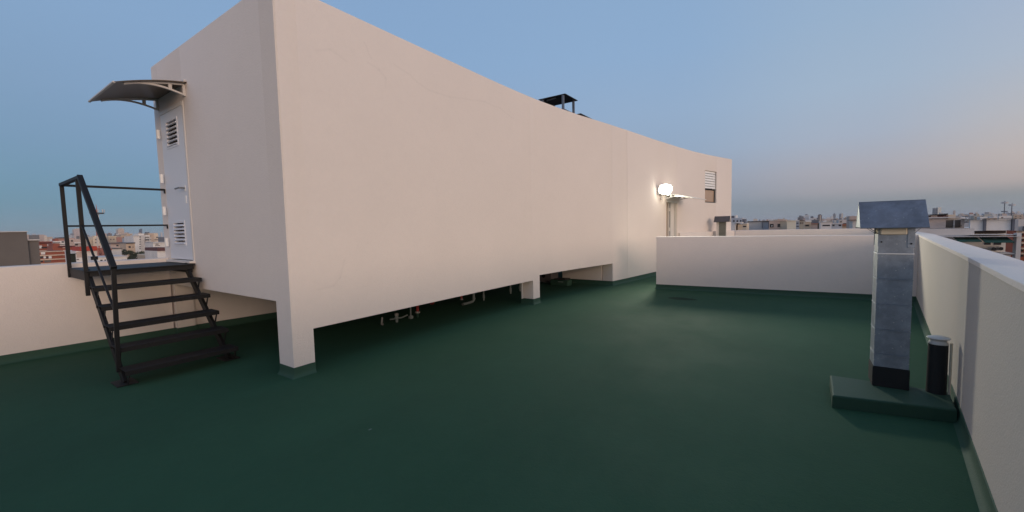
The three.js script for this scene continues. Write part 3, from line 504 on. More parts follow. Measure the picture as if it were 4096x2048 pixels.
// ------------------------------------------------------------------ the city around: every building is boxes in world metres
// [axis its front looks along, name, category, label, [[part, from, to, bottom, top, front, back, colour], ...]]
const CITY = [
['X','grey_building','building',"blank grey rendered building behind the left end of the white parapet",[['wall',-9,-4.07,-26,2.43,-90,-112.4,'grey'],
  ['wall',-10.07,-8.92,-26,1.19,-90.44,-106.44,'grey'],
  ['coping',-9.07,-4.11,2.41,2.53,-89.78,-112.66,'pale'],
  ['coping',-10.15,-8.98,1.19,1.36,-90.14,-106.14,'pale']]],
['X','brick_apartment_building','building',"red brick apartment building with cream floor bands beside the grey blank building",[['wall',-41.33,-31.89,-26,-4.81,-288,-318.72,'brick'],
  ['floor_band',-41.49,-32.04,-4.93,-4.63,-287.46,-288.99,'cream'],
  ['floor_band',-41.38,-31.93,-6.69,-6.28,-287.35,-288.88,'cream'],
  ['floor_band',-41.25,-31.8,-8.64,-8.22,-287.35,-288.88,'cream'],
  ['floor_band',-41.13,-31.69,-10.46,-10.05,-287.35,-288.88,'cream'],
  ['balcony_panel',-33.68,-32.37,-5.99,-4.83,-287.46,-288.74,'white'],
  ['balcony_panel',-33.78,-33.09,-7.88,-6.84,-287.46,-288.74,'white'],
  ['balcony_panel',-35.58,-34.64,-8.01,-6.84,-287.46,-288.74,'white'],
  ['window',-34.56,-33.86,-7.94,-7.01,-287.87,-288.18,'dark'],
  ['window',-32.93,-32.01,-7.81,-6.77,-287.87,-288.18,'dark'],
  ['window',-32.81,-31.89,-9.55,-8.62,-287.87,-288.18,'dark'],
  ['window',-35.3,-33.27,-9.82,-8.77,-287.87,-288.18,'grey']]],
['X','brick_house','house',"brown brick house with white wall panels above the banded brick building",[['wall',-53.67,-47.48,-26,-0.7,-424.8,-445.28,'brick'],
  ['roof',-52.91,-47.42,-2.04,-1.19,-423.72,-445.48,'darkred'],
  ['wall_panel',-53.47,-51.04,-4.9,-2.49,-424.15,-425.43,'pale'],
  ['wall_panel',-48.59,-47.46,-5.37,-3.32,-424.15,-425.43,'white'],
  ['canopy',-52.82,-48.23,-5.16,-4.3,-423.72,-426.28,'dark'],
  ['wall_panel',-50.93,-47.29,-7.32,-6.63,-424.15,-425.43,'cream']]],
['X','red_brick_house','house',"dark red brick house with stepped top left of the stair railing",[['wall',-59.7,-49.84,-26,-3.81,-396,-416.48,'brick'],
  ['wall',-53.18,-50.32,-3.81,-2.03,-396.87,-414.79,'brick'],
  ['eave',-59.89,-52.22,-4.68,-3.86,-395.13,-417.66,'darkred'],
  ['wall_panel',-56.2,-54.18,-5.13,-4.48,-395.35,-396.63,'cream'],
  ['wall_panel',-56.52,-54.27,-7.12,-6.47,-395.35,-396.63,'cream']]],
['X','white_house','house',"pale white house with stacked terraces between the brick houses and the railing",[['wall',-83.38,-75.74,-26,-1.41,-594,-619.6,'white'],
  ['wall',-79.42,-77.11,-1.59,1.09,-596.17,-611.53,'brick'],
  ['roof_slab',-79.91,-75.62,-3.28,-2.55,-593.13,-598.25,'grey'],
  ['roof_slab',-83.83,-77.49,-5,-4.38,-592.91,-598.03,'grey'],
  ['window',-82.63,-80.95,-3.2,-1.73,-593.87,-594.18,'dark']]],
['X','terracotta_house','house',"terracotta house with a dark flat roof on the left skyline",[['wall',-114.62,-100.81,-26,1.03,-756,-781.6,'clay'],
  ['roof',-108.96,-100.84,1.13,2.38,-754.91,-782.05,'dark'],
  ['wall_panel',-114.05,-108.81,-1.61,0.28,-755.35,-756.63,'white']]],
['X','rose_apartment_house','house',"dusty pink apartment house behind the two left railing posts",[['wall',-109.7,-98.9,-26,-0.02,-684,-709.6,'rose'],
  ['balcony',-109.39,-102.95,-4.99,-3.83,-682.26,-684.82,'white'],
  ['balcony',-107.49,-100.3,-8.93,-8.06,-682.26,-684.82,'rose'],
  ['window',-106.01,-103.6,-7.53,-5.51,-683.87,-684.18,'dark'],
  ['window',-102.29,-100.71,-3.07,-1.06,-683.87,-684.18,'dark']]],
['X','rooftop_shed','shed',"dark green boxy shed just behind the white parapet between two railing posts",[['wall',-14.95,-14.15,-26,-1.28,-99,-99.71,'darkgreen'],
  ['roof',-15.04,-14.18,-1.28,-1.18,-98.8,-99.75,'darkgreen2']]],
['X','red_roofed_house','house',"white house under a long bright red roof behind the railing posts",[['wall',-45,-38.16,-26,-4.27,-252,-275.04,'white'],
  ['roof',-45.52,-39.24,-4.31,-2.47,-250.7,-266.06,'redroof'],
  ['wall_panel',-40.12,-38.33,-7.02,-4.67,-251.78,-252.55,'rose'],
  ['window',-39.83,-39.38,-5.97,-5.33,-251.87,-252.18,'dark'],
  ['window',-38.94,-38.2,-8.04,-7.62,-251.87,-252.18,'grey']]],
['X','pink_brick_house','house',"low pinkish brick house right of the red roofed white house",[['wall',-52.12,-48.67,-26,-5.31,-273.6,-294.08,'clay'],
  ['roof',-53.56,-48.54,-5.1,-4.02,-272.52,-294.53,'clay2'],
  ['window',-50.29,-49.26,-6.94,-6.1,-273.47,-273.78,'darkred'],
  ['side_wall',-52.52,-51.47,-8.41,-5.76,-273.38,-278.5,'pale']]],
['X','white_block_house','house',"bright plain white cube house beside the trees on the left",[['wall',-63.88,-59.17,-26,-5.05,-306,-326.48,'white'],
  ['roof_slab',-64.27,-59.15,-5.18,-4.77,-305.46,-327.22,'grey']]],
['X','long_white_house','house',"long low white house with one dark window just above the stair platform",[['wall',-46.48,-38.29,-26,-6.25,-216,-231.36,'white'],
  ['coping',-46.76,-38.28,-6.34,-6.06,-215.57,-231.95,'pale'],
  ['window',-39.54,-38.93,-7.63,-7.07,-215.87,-216.18,'dark'],
  ['window',-40.5,-40.08,-7.81,-7.05,-215.87,-216.18,'grey'],
  ['wall_panel',-42.16,-41.04,-8.2,-6.96,-215.78,-216.55,'pale'],
  ['wall_panel',-46.17,-44.87,-8.22,-7.05,-215.78,-216.55,'pale']]],
['X','cream_apartment_block','building',"plain cream apartment block crossed by the sloping handrail",[['wall',-158.05,-143.52,-26,2.08,-828,-858.72,'cream'],
  ['roof_room',-152.79,-147.1,1.75,3.91,-834.51,-849.87,'cream'],
  ['side_wall',-143.27,-138.22,-26,-1.54,-830.17,-853.21,'beige'],
  ['window',-147.3,-145.76,-2.81,-1.02,-827.87,-828.18,'grey'],
  ['window',-151.95,-150.39,-2.98,-1.18,-827.87,-828.18,'grey'],
  ['window',-147.02,-145.48,-7.1,-5.31,-827.87,-828.18,'grey'],
  ['window',-151.67,-150.11,-7.3,-5.5,-827.87,-828.18,'grey']]],
['X','beige_terrace_house','building',"beige flat roofed terrace house right of the sloping handrail",[['wall',-175.59,-166.61,-26,2.07,-864,-894.72,'beige'],
  ['roof_slab',-176.38,-166.83,1.69,2.84,-863.13,-895.39,'cream'],
  ['window',-170.16,-168.48,-3.21,-1.3,-863.87,-864.18,'brown'],
  ['window',-173.53,-171.84,-3.34,-1.42,-863.87,-864.18,'brown']]],
['X','pinkish_gabled_house','house',"pinkish house with two small dark windows below a brown roof",[['wall',-116.13,-105.42,-26,-5.28,-540,-563.04,'rose'],
  ['roof',-116.84,-105.41,-5.53,-4.08,-538.91,-563.49,'brown'],
  ['wall_panel',-116.3,-113.04,-10.56,-4.72,-539.57,-540.59,'cream'],
  ['window',-110.92,-109.32,-7.66,-6.21,-539.87,-540.18,'dark'],
  ['window',-113.07,-111.81,-7.77,-6.32,-539.87,-540.18,'dark']]],
['X','tan_house','house',"tan house with a dark eave and one dark window left of the white midrise",[['wall',-113.15,-107.02,-26,-4.88,-496.8,-517.28,'tan'],
  ['eave',-113.29,-107,-4.87,-3.96,-495.28,-517.81,'dark'],
  ['window',-110.15,-108.62,-8.91,-7.1,-496.67,-496.98,'dark'],
  ['window',-112.02,-111.34,-8.8,-7.67,-496.67,-496.98,'brown']]],
['X','beige_tower','building',"slim beige tower with a flat top left of the white midrise",[['wall',-283.56,-274.09,-26,7.23,-1260,-1295.2,'tan'],
  ['roof_slab',-284.74,-274.4,6.66,8.09,-1258.86,-1296.26,'cream'],
  ['window',-278.74,-276.59,0.41,2.7,-1259.89,-1260.15,'brown'],
  ['window',-282.63,-280.47,0.29,2.59,-1259.89,-1260.15,'brown'],
  ['window',-278.38,-276.23,-5.31,-3.02,-1259.89,-1260.15,'brown'],
  ['window',-282.26,-280.1,-5.45,-3.15,-1259.89,-1260.15,'brown']]],
['X','low_beige_block','building',"low beige block between the hazy tower and the slim beige tower",[['wall',-259.8,-248.61,-26,3.36,-1188,-1218.72,'tan'],
  ['roof_slab',-260.91,-248.91,2.83,4.43,-1186.91,-1217.63,'beige'],
  ['wall',-249.19,-241.33,-26,0.42,-1183.66,-1206.7,'clay'],
  ['window',-253.79,-251.4,-1.93,0.21,-1187.87,-1188.18,'brown'],
  ['window',-257.79,-255.38,-2.06,0.09,-1187.87,-1188.18,'brown']]],
['X','hazy_tower','tower',"tall hazy pinkish tower rising behind the lower handrail",[['wall',-644.1,-619.08,-26,41.61,-3000,-3035.2,'tan'],
  ['roof_room',-641.93,-625.9,40.26,46.99,-3003.8,-3025.8,'tan'],
  ['wall',-618.78,-610.87,-26,21.77,-3003.8,-3030.2,'grey']]],
['X','pale_far_tower','tower',"pale hazy tower seen between the two railing posts",[['wall',-502.98,-477.03,-26,46.2,-3150,-3185.2,'rose'],
  ['roof_room',-499.2,-484.36,44.88,50.18,-3153.8,-3175.8,'tan'],
  ['wall',-476.48,-468.25,-26,24.03,-3153.8,-3180.2,'grey']]],
['X','white_midrise','building',"white midrise apartment building with a window column and stacked balconies",[['wall',-144.2,-138.65,-26,1.86,-612,-647.84,'white'],
  ['wall',-148.19,-144.28,-26,2.86,-613.3,-649.14,'pale'],
  ['wall',-153.92,-148.17,-26,2.45,-615.25,-645.98,'white'],
  ['roof_room',-148.82,-144.03,2.58,4.57,-616.34,-631.7,'white'],
  ['roof_slab',-144.78,-138.8,1.58,2.28,-611.35,-613.91,'pale'],
  ['window',-144.82,-143.74,0.21,1.22,-611.87,-612.18,'dark'],
  ['window',-144.62,-143.54,-2.9,-1.88,-611.87,-612.18,'dark'],
  ['window',-144.46,-143.38,-5.44,-4.43,-611.87,-612.18,'dark'],
  ['window',-144.3,-143.22,-7.99,-6.97,-611.87,-612.18,'dark'],
  ['window',-144.12,-143.04,-10.81,-9.79,-611.87,-612.18,'dark'],
  ['window',-143.98,-142.9,-13.07,-12.06,-611.87,-612.18,'dark'],
  ['balcony',-153.6,-148.74,-1.84,-0.7,-610.05,-614.14,'pale'],
  ['window',-153.25,-149.27,-0.55,0.87,-615.04,-615.35,'grey'],
  ['balcony',-153.4,-148.54,-4.99,-3.84,-610.05,-614.14,'pale'],
  ['window',-153.05,-149.07,-3.7,-2.27,-615.04,-615.35,'grey'],
  ['balcony',-153.21,-148.35,-7.99,-6.85,-610.05,-614.14,'pale'],
  ['window',-152.86,-148.88,-6.7,-5.27,-615.04,-615.35,'grey'],
  ['balcony',-153.02,-148.16,-10.99,-9.85,-610.05,-614.14,'pale'],
  ['window',-152.67,-148.69,-9.71,-8.28,-615.04,-615.35,'grey'],
  ['balcony',-152.84,-147.98,-13.86,-12.71,-610.05,-614.14,'pale'],
  ['window',-152.48,-148.51,-12.57,-11.14,-615.04,-615.35,'grey'],
  ['balcony',-152.68,-147.82,-16.43,-15.29,-610.05,-614.14,'pale'],
  ['window',-152.32,-148.34,-15.14,-13.71,-615.04,-615.35,'grey']]],
['X','dark_slim_tower','tower',"thin dark blue tower poking above the white midrise roof",[['wall',-503.18,-498.34,-26,28.69,-2100,-2119.8,'slate'],
  ['roof_room',-503.73,-500.75,28.2,31.11,-2101.9,-2110.7,'slate']]],
['X','beige_midrise','building',"beige midrise block directly right of the white midrise balconies",[['wall',-257.82,-249.73,-26,6.75,-1008,-1043.84,'tan'],
  ['wall',-264.43,-256.59,-26,4.69,-1010.17,-1040.89,'cream'],
  ['wall',-277.06,-264.1,-26,-0.87,-1012.34,-1037.94,'slate'],
  ['roof_tank',-253.33,-248.94,6.82,9.18,-1014.51,-1024.75,'slate'],
  ['window',-263.92,-261.29,-2.05,-0.14,-1007.87,-1008.18,'dark'],
  ['window',-263.63,-258.4,-6.3,-4.87,-1007.87,-1008.18,'brown'],
  ['window',-253.66,-251.46,0.64,2.53,-1007.87,-1008.18,'brown'],
  ['window',-253.24,-251.04,-5.97,-4.08,-1007.87,-1008.18,'brown']]],
['X','white_terrace_house','house',"white terrace house with dark window strips near the box edge",[['wall',-128.31,-118.66,-26,-4.7,-468,-491.04,'white'],
  ['roof_slab',-128.6,-118.6,-4.91,-4.13,-467.13,-491.45,'pale'],
  ['window',-122.5,-120.41,-6.16,-5.49,-467.87,-468.18,'dark'],
  ['window',-123.46,-119.98,-7.51,-6.84,-467.87,-468.18,'brown']]],
['X','maroon_roofed_house','house',"white house with maroon roof band at the edge of the cream box",[['wall',-65.28,-61.51,-26,-5.35,-237.6,-255.52,'white'],
  ['roof',-65.65,-61.52,-5.35,-3.87,-236.95,-254.87,'maroon']]],
['X','small_beige_hut','house',"small beige hut between the two dark green trees",[['wall',-64.76,-62.51,-26,-7.84,-259.2,-272,'beige'],
  ['roof',-65.02,-62.58,-7.9,-7.47,-258.55,-272.63,'cream'],
  ['door',-63.62,-63.16,-9.39,-8.42,-259.09,-259.35,'rose']]],
['Z','blue_grey_building','building',"blue grey building with three dark windows just right of the cream box edge",[['wall',-47.58,-36.35,-26,5.58,-375,-395.8,'bluegrey'],
  ['wall',-36.34,-34.42,-26,4.58,-376.23,-389.23,'slate'],
  ['roof_room',-42.07,-40.64,5.36,7.76,-378.68,-385.18,'white'],
  ['roof_room',-44.57,-42.6,5.43,7.44,-378.68,-385.18,'slate'],
  ['window',-42.65,-41.58,2.38,3.98,-374.93,-375.08,'dark'],
  ['window',-40.24,-39.09,2.31,3.71,-374.93,-375.08,'dark'],
  ['window',-37.78,-36.73,2.45,3.84,-374.93,-375.08,'dark']]],
['Z','white_porch_house','house',"small white house with a flat white porch slab beside the cream box",[['wall',-15.24,-13.63,-26,1.64,-125,-131,'white'],
  ['porch_slab',-13.53,-12.06,1.39,1.66,-124,-128,'white'],
  ['wall',-13.21,-11.92,-26,1.06,-126,-132,'cream'],
  ['wall',-13.63,-13.15,-26,1.41,-127,-132,'grey']]],
['Z','cream_garage','house',"low cream garage with a dark opening left of the long grey wall",[['wall',-11.02,-10.17,-26,1.31,-115,-121,'cream'],
  ['window',-10.92,-10.23,0.46,0.76,-114.94,-115.06,'dark'],
  ['roof_slab',-11.09,-10.13,1.25,1.4,-114.7,-120.7,'white']]],
['Z','long_grey_warehouse','building',"long pale grey warehouse with a thin black roof edge behind the far parapet",[['wall',-13.34,-8.99,-26,1.75,-150,-164,'pale'],
  ['wall',-8.99,-7.27,-26,1.71,-150.3,-164.3,'bluegrey'],
  ['roof_edge',-13.02,-6.06,1.7,1.91,-149.7,-163.7,'dark'],
  ['downpipe',-9.07,-8.94,-0.25,1.61,-149.8,-150,'slate'],
  ['downpipe',-7.35,-7.22,-0.28,1.57,-149.8,-150,'slate']]],
['Z','brown_windowed_house','house',"brownish house with two square dark windows right of the long grey warehouse",[['wall',-6.73,-4.19,-26,1.81,-140,-149,'rose'],
  ['wall',-4.25,-2.47,-26,1.75,-140.2,-149.2,'olive'],
  ['roof',-5.3,-2.68,1.73,2.05,-139.8,-148.8,'rose'],
  ['roof_ridge',-4.7,-3.27,2.02,2.34,-140.2,-147.2,'rose'],
  ['window',-6.49,-5.61,0,1,-139.94,-140.06,'dark'],
  ['window',-4.67,-4.01,0.04,1,-139.94,-140.06,'dark'],
  ['lamp_disc',-6.18,-5.88,0.25,0.61,-139.88,-139.98,'white']]],
['Z','bright_cream_cube','house',"bright plain cream cube building standing in the right skyline",[['wall',-1.92,-0.3,-26,1.7,-110,-116,'creamlit'],
  ['coping',-1.96,-0.28,1.64,1.78,-109.8,-116.2,'creamlit']]],
['Z','pale_blue_house','house',"narrow pale blue house directly right of the cream cube",[['wall',-0.43,0.48,-26,1.77,-160,-167,'bluegrey'],
  ['roof_slab',-0.53,0.52,1.69,1.93,-159.7,-167.1,'white'],
  ['window',-0.25,0.27,0.73,1.21,-159.94,-160.06,'slate'],
  ['window',-0.23,0.36,-0.14,0.18,-159.94,-160.06,'dark']]],
['Z','olive_house','house',"olive cream house two doors right of the cream cube",[['wall',0.5,1.77,-26,1.75,-165,-173,'olive'],
  ['roof_slab',0.33,1.87,1.75,1.99,-164.6,-173.2,'brown'],
  ['window',0.68,1.09,0.69,1.26,-164.94,-165.06,'grey'],
  ['window',1.29,1.55,0.68,1.25,-164.94,-165.06,'brown']]],
['Z','canopy_house','house',"cream house with white sloped roof and a dark doorway canopy",[['wall',1.45,2.96,-26,1.59,-135,-143,'cream'],
  ['roof',1.75,3.04,1.32,1.78,-134.6,-143.2,'white'],
  ['canopy',1.66,2.74,0.6,0.79,-134,-135.4,'tan'],
  ['window',1.72,2.53,0.2,0.6,-134.94,-135.06,'dark']]],
['Z','white_slab_tower','building',"white slab tower standing above the olive house",[['wall',14.54,26.68,-26,19.28,-1440,-1470.8,'white'],
  ['roof_room',17.7,22.89,18.93,22.11,-1443.8,-1461.4,'slate'],
  ['window',16.66,24.17,13.63,15.75,-1439.89,-1440.15,'pale'],
  ['window',16.77,24.28,8.68,10.8,-1439.89,-1440.15,'pale']]],
['Z','grey_stepped_block','building',"grey stepped apartment block left of the white slab tower",[['wall',0.03,17.79,-26,16.16,-1680,-1710.8,'grey'],
  ['wall',4.03,10.87,-26,22.02,-1683.8,-1705.8,'slate'],
  ['wall',10.92,16.36,-26,19.32,-1683.8,-1705.8,'grey'],
  ['window',3.22,7.33,10.45,12.95,-1679.89,-1680.15,'dark']]],
['Z','pale_mixed_block','building',"pale block with a dark lower opening left of the brownish tower",[['wall',18.21,27.46,-26,7.42,-900,-926.4,'pale'],
  ['roof_room',19.07,22.99,7.03,10.55,-903.8,-919.2,'slate'],
  ['window',19.6,22.45,-0.43,2.2,-899.89,-900.15,'dark'],
  ['window',23.79,25.92,3.41,5.6,-899.89,-900.15,'grey']]],
['Z','brownish_tower','tower',"brownish square tower rising in the middle of the right skyline",[['wall',46.15,54.39,-26,18.52,-1410,-1436.4,'brown'],
  ['pilaster',49.92,52.11,-0.61,17.81,-1409.43,-1410.53,'cream'],
  ['roof_room',46.93,52.42,18.19,20.23,-1411.9,-1429.5,'dark'],
  ['wall',41.35,46.87,-26,11.22,-1413.8,-1435.8,'slate']]],
['Z','terracotta_low_roof','house',"low pinkish roofed house below the pale mixed block",[['wall',3.69,5.82,-26,0.53,-180,-188,'rose'],
  ['roof',3.51,5.92,0.45,0.8,-179.6,-188.2,'clay2'],
  ['wall',5.67,6.59,-26,0.85,-181,-187,'dark']]],
['Z','white_shop_building','building',"white building with one long dark window strip above the far parapet",[['wall',4.73,6.89,-26,1.17,-128,-137,'white'],
  ['roof_room',5.39,5.98,1.14,1.48,-130,-135,'white'],
  ['window',5.12,6.59,0.22,0.55,-127.94,-128.06,'dark'],
  ['coping',4.65,6.91,1.11,1.26,-127.8,-137,'pale']]],
['Z','grey_hillside_block','building',"grey block with a white stepped top behind the white shop building",[['wall',46.38,57.3,-26,5.27,-990,-1016.4,'grey'],
  ['wall',46.68,51.59,-26,8.67,-993.8,-1011.4,'white'],
  ['wall',52.67,55.67,-26,10.87,-993.8,-1011.4,'white'],
  ['window',48.5,51.52,1.53,3.43,-989.89,-990.15,'slate'],
  ['window',53.02,55.27,1.41,3.31,-989.89,-990.15,'slate']]],
['Z','pale_green_block','building',"pale greenish block with a wide dark window near the hooded chimney",[['wall',20.73,23.97,-26,1.54,-360,-373,'pale'],
  ['roof_slab',20.51,24.02,1.37,1.88,-359.51,-373.03,'white'],
  ['window',21.08,22.84,0,0.86,-359.93,-360.08,'bluegrey'],
  ['window',22.96,24.03,0.31,2.01,-359.93,-360.08,'dark']]],
['Z','dark_twin_tower','tower',"dark slim tower paired with a cream one on the right skyline",[['wall',196.02,203.28,-26,40.09,-3000,-3030.8,'slate'],
  ['roof_room',196.97,201.44,39.37,42.21,-3003.8,-3021.4,'dark']]],
['Z','cream_twin_tower','tower',"cream slim tower paired with a dark one on the right skyline",[['wall',200.25,207.89,-26,41.08,-2940,-2970.8,'cream'],
  ['roof_room',201.17,206.07,40.38,43.84,-2943.8,-2961.4,'cream']]],
['Z','hazy_grey_tower','tower',"hazy grey tower left of the paired slim towers",[['wall',185.26,196.46,-26,45.03,-3300,-3335.2,'grey'],
  ['roof_room',186.94,193.16,44.25,49.74,-3303.8,-3321.4,'slate']]],
['Z','arched_window_row','building',"grey low row with dark openings below the paired slim towers",[['wall',7.6,9.76,-26,0.69,-140,-148,'bluegrey'],
  ['coping',7.52,9.78,0.62,0.79,-139.8,-148,'pale'],
  ['window',7.74,8.17,0.07,0.44,-139.94,-140.06,'dark'],
  ['window',9.01,9.58,0.04,0.47,-139.94,-140.06,'dark']]],
['Z','orange_roofed_house','house',"house with an orange roof strip nearest the hooded chimney",[['wall',12.08,14.01,-26,0.11,-175,-183,'tan'],
  ['roof',11.97,14.1,-0.14,0.36,-174.5,-182.5,'orange'],
  ['wall',11.64,13.97,-26,1.85,-181,-190,'pale'],
  ['window',12.87,13.71,0.31,0.6,-180.9,-181.02,'dark'],
  ['window',12.01,12.53,0.87,1.37,-180.9,-181.02,'grey']]],
['Z','olive_grey_block','building',"olive grey block with a white roof edge beside the chimney hood",[['wall',23.49,25.89,-26,2.89,-300,-313,'olive'],
  ['roof_slab',23.62,26.02,3.31,3.73,-299.51,-307.31,'white'],
  ['wall',23.91,25.87,-26,3.59,-302.45,-312.85,'grey'],
  ['window',24.09,25.19,1.77,2.33,-299.93,-300.08,'dark']]],
['Z','pale_end_house','house',"plain pale house partly hidden behind the chimney hood",[['wall',12.75,14.9,-26,1.36,-150,-159,'pale'],
  ['roof_slab',12.27,14.86,1.43,1.71,-149.4,-158.4,'brown'],
  ['wall',13.14,14.97,-26,2.81,-164,-173,'rose']]],
['Z','balcony_apartment_building','building',"white apartment building with teal awnings beyond the right parapet",[['wall',12.09,18.91,-26,0.26,-68.2,-80.2,'white'],
  ['terrace_wall',11.25,15.94,-0.46,0.3,-65.9,-66.4,'pale'],
  ['penthouse_wall',12.05,14.36,0.28,1.55,-69,-76,'rosewall'],
  ['penthouse_roof',12.03,15.43,1.51,1.65,-68.4,-76.4,'pale'],
  ['window_wall',14.36,15.94,0.24,1.46,-69.3,-74.3,'pale'],
  ['window',14.38,15,0.36,1.25,-69.2,-69.5,'brownglass'],
  ['window',15.11,15.61,0.35,1.26,-69.2,-69.5,'brownglass'],
  ['mullion',15,15.11,0.3,1.29,-69.05,-69.35,'pale'],
  ['sill_rail',14.37,15.69,0.52,0.6,-69,-69.2,'dark'],
  ['screen_wall',15.86,16.84,-0.02,1.23,-67,-67.4,'white'],
  ['screen_wall',17.04,18.88,0.01,1.23,-67,-67.4,'white'],
  ['post',16.84,17.04,-0.03,1.29,-66.8,-67.3,'slate'],
  ['post',18.91,19.1,-0.06,1.26,-66.8,-67.3,'slate'],
  ['roof_edge',15.68,19.16,1.26,1.37,-66.6,-72.6,'dark'],
  ['opening',16.07,18.8,-0.33,0.02,-67.9,-68.3,'darkbrown'],
  ['ledge',15.65,18.99,-0.45,-0.35,-65.5,-68.5,'white'],
  ['ledge',12.92,19.06,-0.65,-0.52,-65.1,-68.3,'pale'],
  ['awning',14.52,16.27,-1.14,-0.67,-64.8,-64.92,'teal','slope'],
  ['awning',16.51,18.55,-1.22,-0.68,-64.8,-64.92,'teal','slope'],
  ['floor_slab',12.16,19,-2.52,-2.33,-65.5,-68.5,'pale'],
  ['column',18.89,19.22,-4.69,-0.19,-65.4,-66.3,'pale'],
  ['window',14.92,15.44,-1.67,-1.22,-68.1,-68.3,'dark'],
  ['window',17.3,17.79,-1.65,-1.27,-68.1,-68.3,'dark'],
  ['window',18.01,18.57,-1.65,-1.27,-68.1,-68.3,'dark'],
  ['sill',17.19,18.62,-1.76,-1.68,-68,-68.3,'pale'],
  ['air_conditioner',17.56,18.03,-2.27,-1.76,-67.2,-68,'pale'],
  ['air_conditioner',18.08,18.52,-2.23,-1.73,-67.2,-68,'pale'],
  ['fan_grille',17.64,17.92,-2.21,-1.82,-67.15,-67.25,'dark','disc'],
  ['fan_grille',18.15,18.44,-2.15,-1.79,-67.15,-67.25,'dark','disc'],
  ['balcony_wall',12.17,19,-2.59,-2.52,-65.8,-66.2,'dark'],
  ['lower_wall',12.21,19.06,-5.4,-2.58,-67.2,-68.2,'rosewall']]],
['Z','red_topped_house','house',"low house with a dark red roof above the pink penthouse",[['wall',16.42,18.95,-26,1.9,-90,-99,'darkred'],
  ['roof',16.89,18.81,1.97,2.13,-89.7,-98.7,'dark'],
  ['wall',18.83,19.85,-26,2.03,-90.5,-98.5,'cream'],
  ['roof_tank',18.91,19.34,2.04,2.23,-92,-95,'dark'],
  ['wall',17.01,17.73,1.76,1.99,-89.8,-90.2,'rose']]],
['Z','white_lit_tower','tower',"white tower with a grey twin behind the red topped house",[['wall',494.12,504.75,-26,49.95,-2500,-2534,'creamlit'],
  ['wall',485.06,492.7,-26,47.24,-2505.6,-2539.6,'grey'],
  ['window',486.92,490.74,36.52,40.8,-2499.83,-2500.24,'slate'],
  ['window',487.21,491.03,27.96,32.24,-2499.83,-2500.24,'slate']]],
['Z','brick_balcony_block','building',"red brick block with rows of tan balconies at the right edge",[['wall',27.54,30.11,-26,0.57,-95,-107,'brick'],
  ['balcony',27.46,28.11,-0.99,-0.73,-93.5,-95.5,'tan'],
  ['balcony',28.16,30.14,-1.01,-0.75,-93.8,-95.8,'tan'],
  ['window',27.45,27.98,-1.41,-1.07,-94.7,-94.82,'dark'],
  ['balcony',27.5,28.14,-1.82,-1.56,-93.5,-95.5,'tan'],
  ['balcony',28.19,30.18,-1.83,-1.57,-93.8,-95.8,'tan'],
  ['window',27.49,28.01,-2.24,-1.9,-94.7,-94.82,'dark'],
  ['balcony',27.53,28.17,-2.58,-2.31,-93.5,-95.5,'tan'],
  ['balcony',28.22,30.21,-2.58,-2.31,-93.8,-95.8,'tan'],
  ['window',27.52,28.04,-3,-2.66,-94.7,-94.82,'dark'],
  ['balcony',27.56,28.21,-3.41,-3.15,-93.5,-95.5,'tan'],
  ['balcony',28.26,30.24,-3.4,-3.14,-93.8,-95.8,'tan'],
  ['window',27.55,28.07,-3.83,-3.49,-94.7,-94.82,'dark'],
  ['balcony',27.59,28.24,-4.17,-3.91,-93.5,-95.5,'tan'],
  ['balcony',28.29,30.27,-4.15,-3.88,-93.8,-95.8,'tan'],
  ['window',27.58,28.1,-4.59,-4.25,-94.7,-94.82,'dark'],
  ['wall',27.32,28.07,-0.69,1.12,-94.4,-97.4,'pale'],
  ['wall',27.79,29.16,-0.62,0.09,-93.4,-95.4,'slate']]]
];

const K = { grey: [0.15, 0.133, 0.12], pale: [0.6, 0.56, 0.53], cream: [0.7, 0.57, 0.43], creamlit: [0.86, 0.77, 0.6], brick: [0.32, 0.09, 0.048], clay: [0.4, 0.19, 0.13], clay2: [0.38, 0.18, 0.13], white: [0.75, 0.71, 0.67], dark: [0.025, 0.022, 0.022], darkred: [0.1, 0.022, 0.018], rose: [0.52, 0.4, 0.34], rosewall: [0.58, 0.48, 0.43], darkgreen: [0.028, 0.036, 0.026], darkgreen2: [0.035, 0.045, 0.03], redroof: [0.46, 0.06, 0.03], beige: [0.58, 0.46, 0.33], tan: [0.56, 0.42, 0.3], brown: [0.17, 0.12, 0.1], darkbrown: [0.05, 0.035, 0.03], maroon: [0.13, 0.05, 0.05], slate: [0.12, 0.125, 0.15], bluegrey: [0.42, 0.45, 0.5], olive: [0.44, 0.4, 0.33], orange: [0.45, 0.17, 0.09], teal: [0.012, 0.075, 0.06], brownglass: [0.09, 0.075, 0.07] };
const cityMat = {}; const cm = (k) => cityMat[k] ??= std({ color: C(...K[k]).multiplyScalar(1.1), roughness: k === 'dark' || k === 'brownglass' ? 0.25 : 0.95, map: grime });
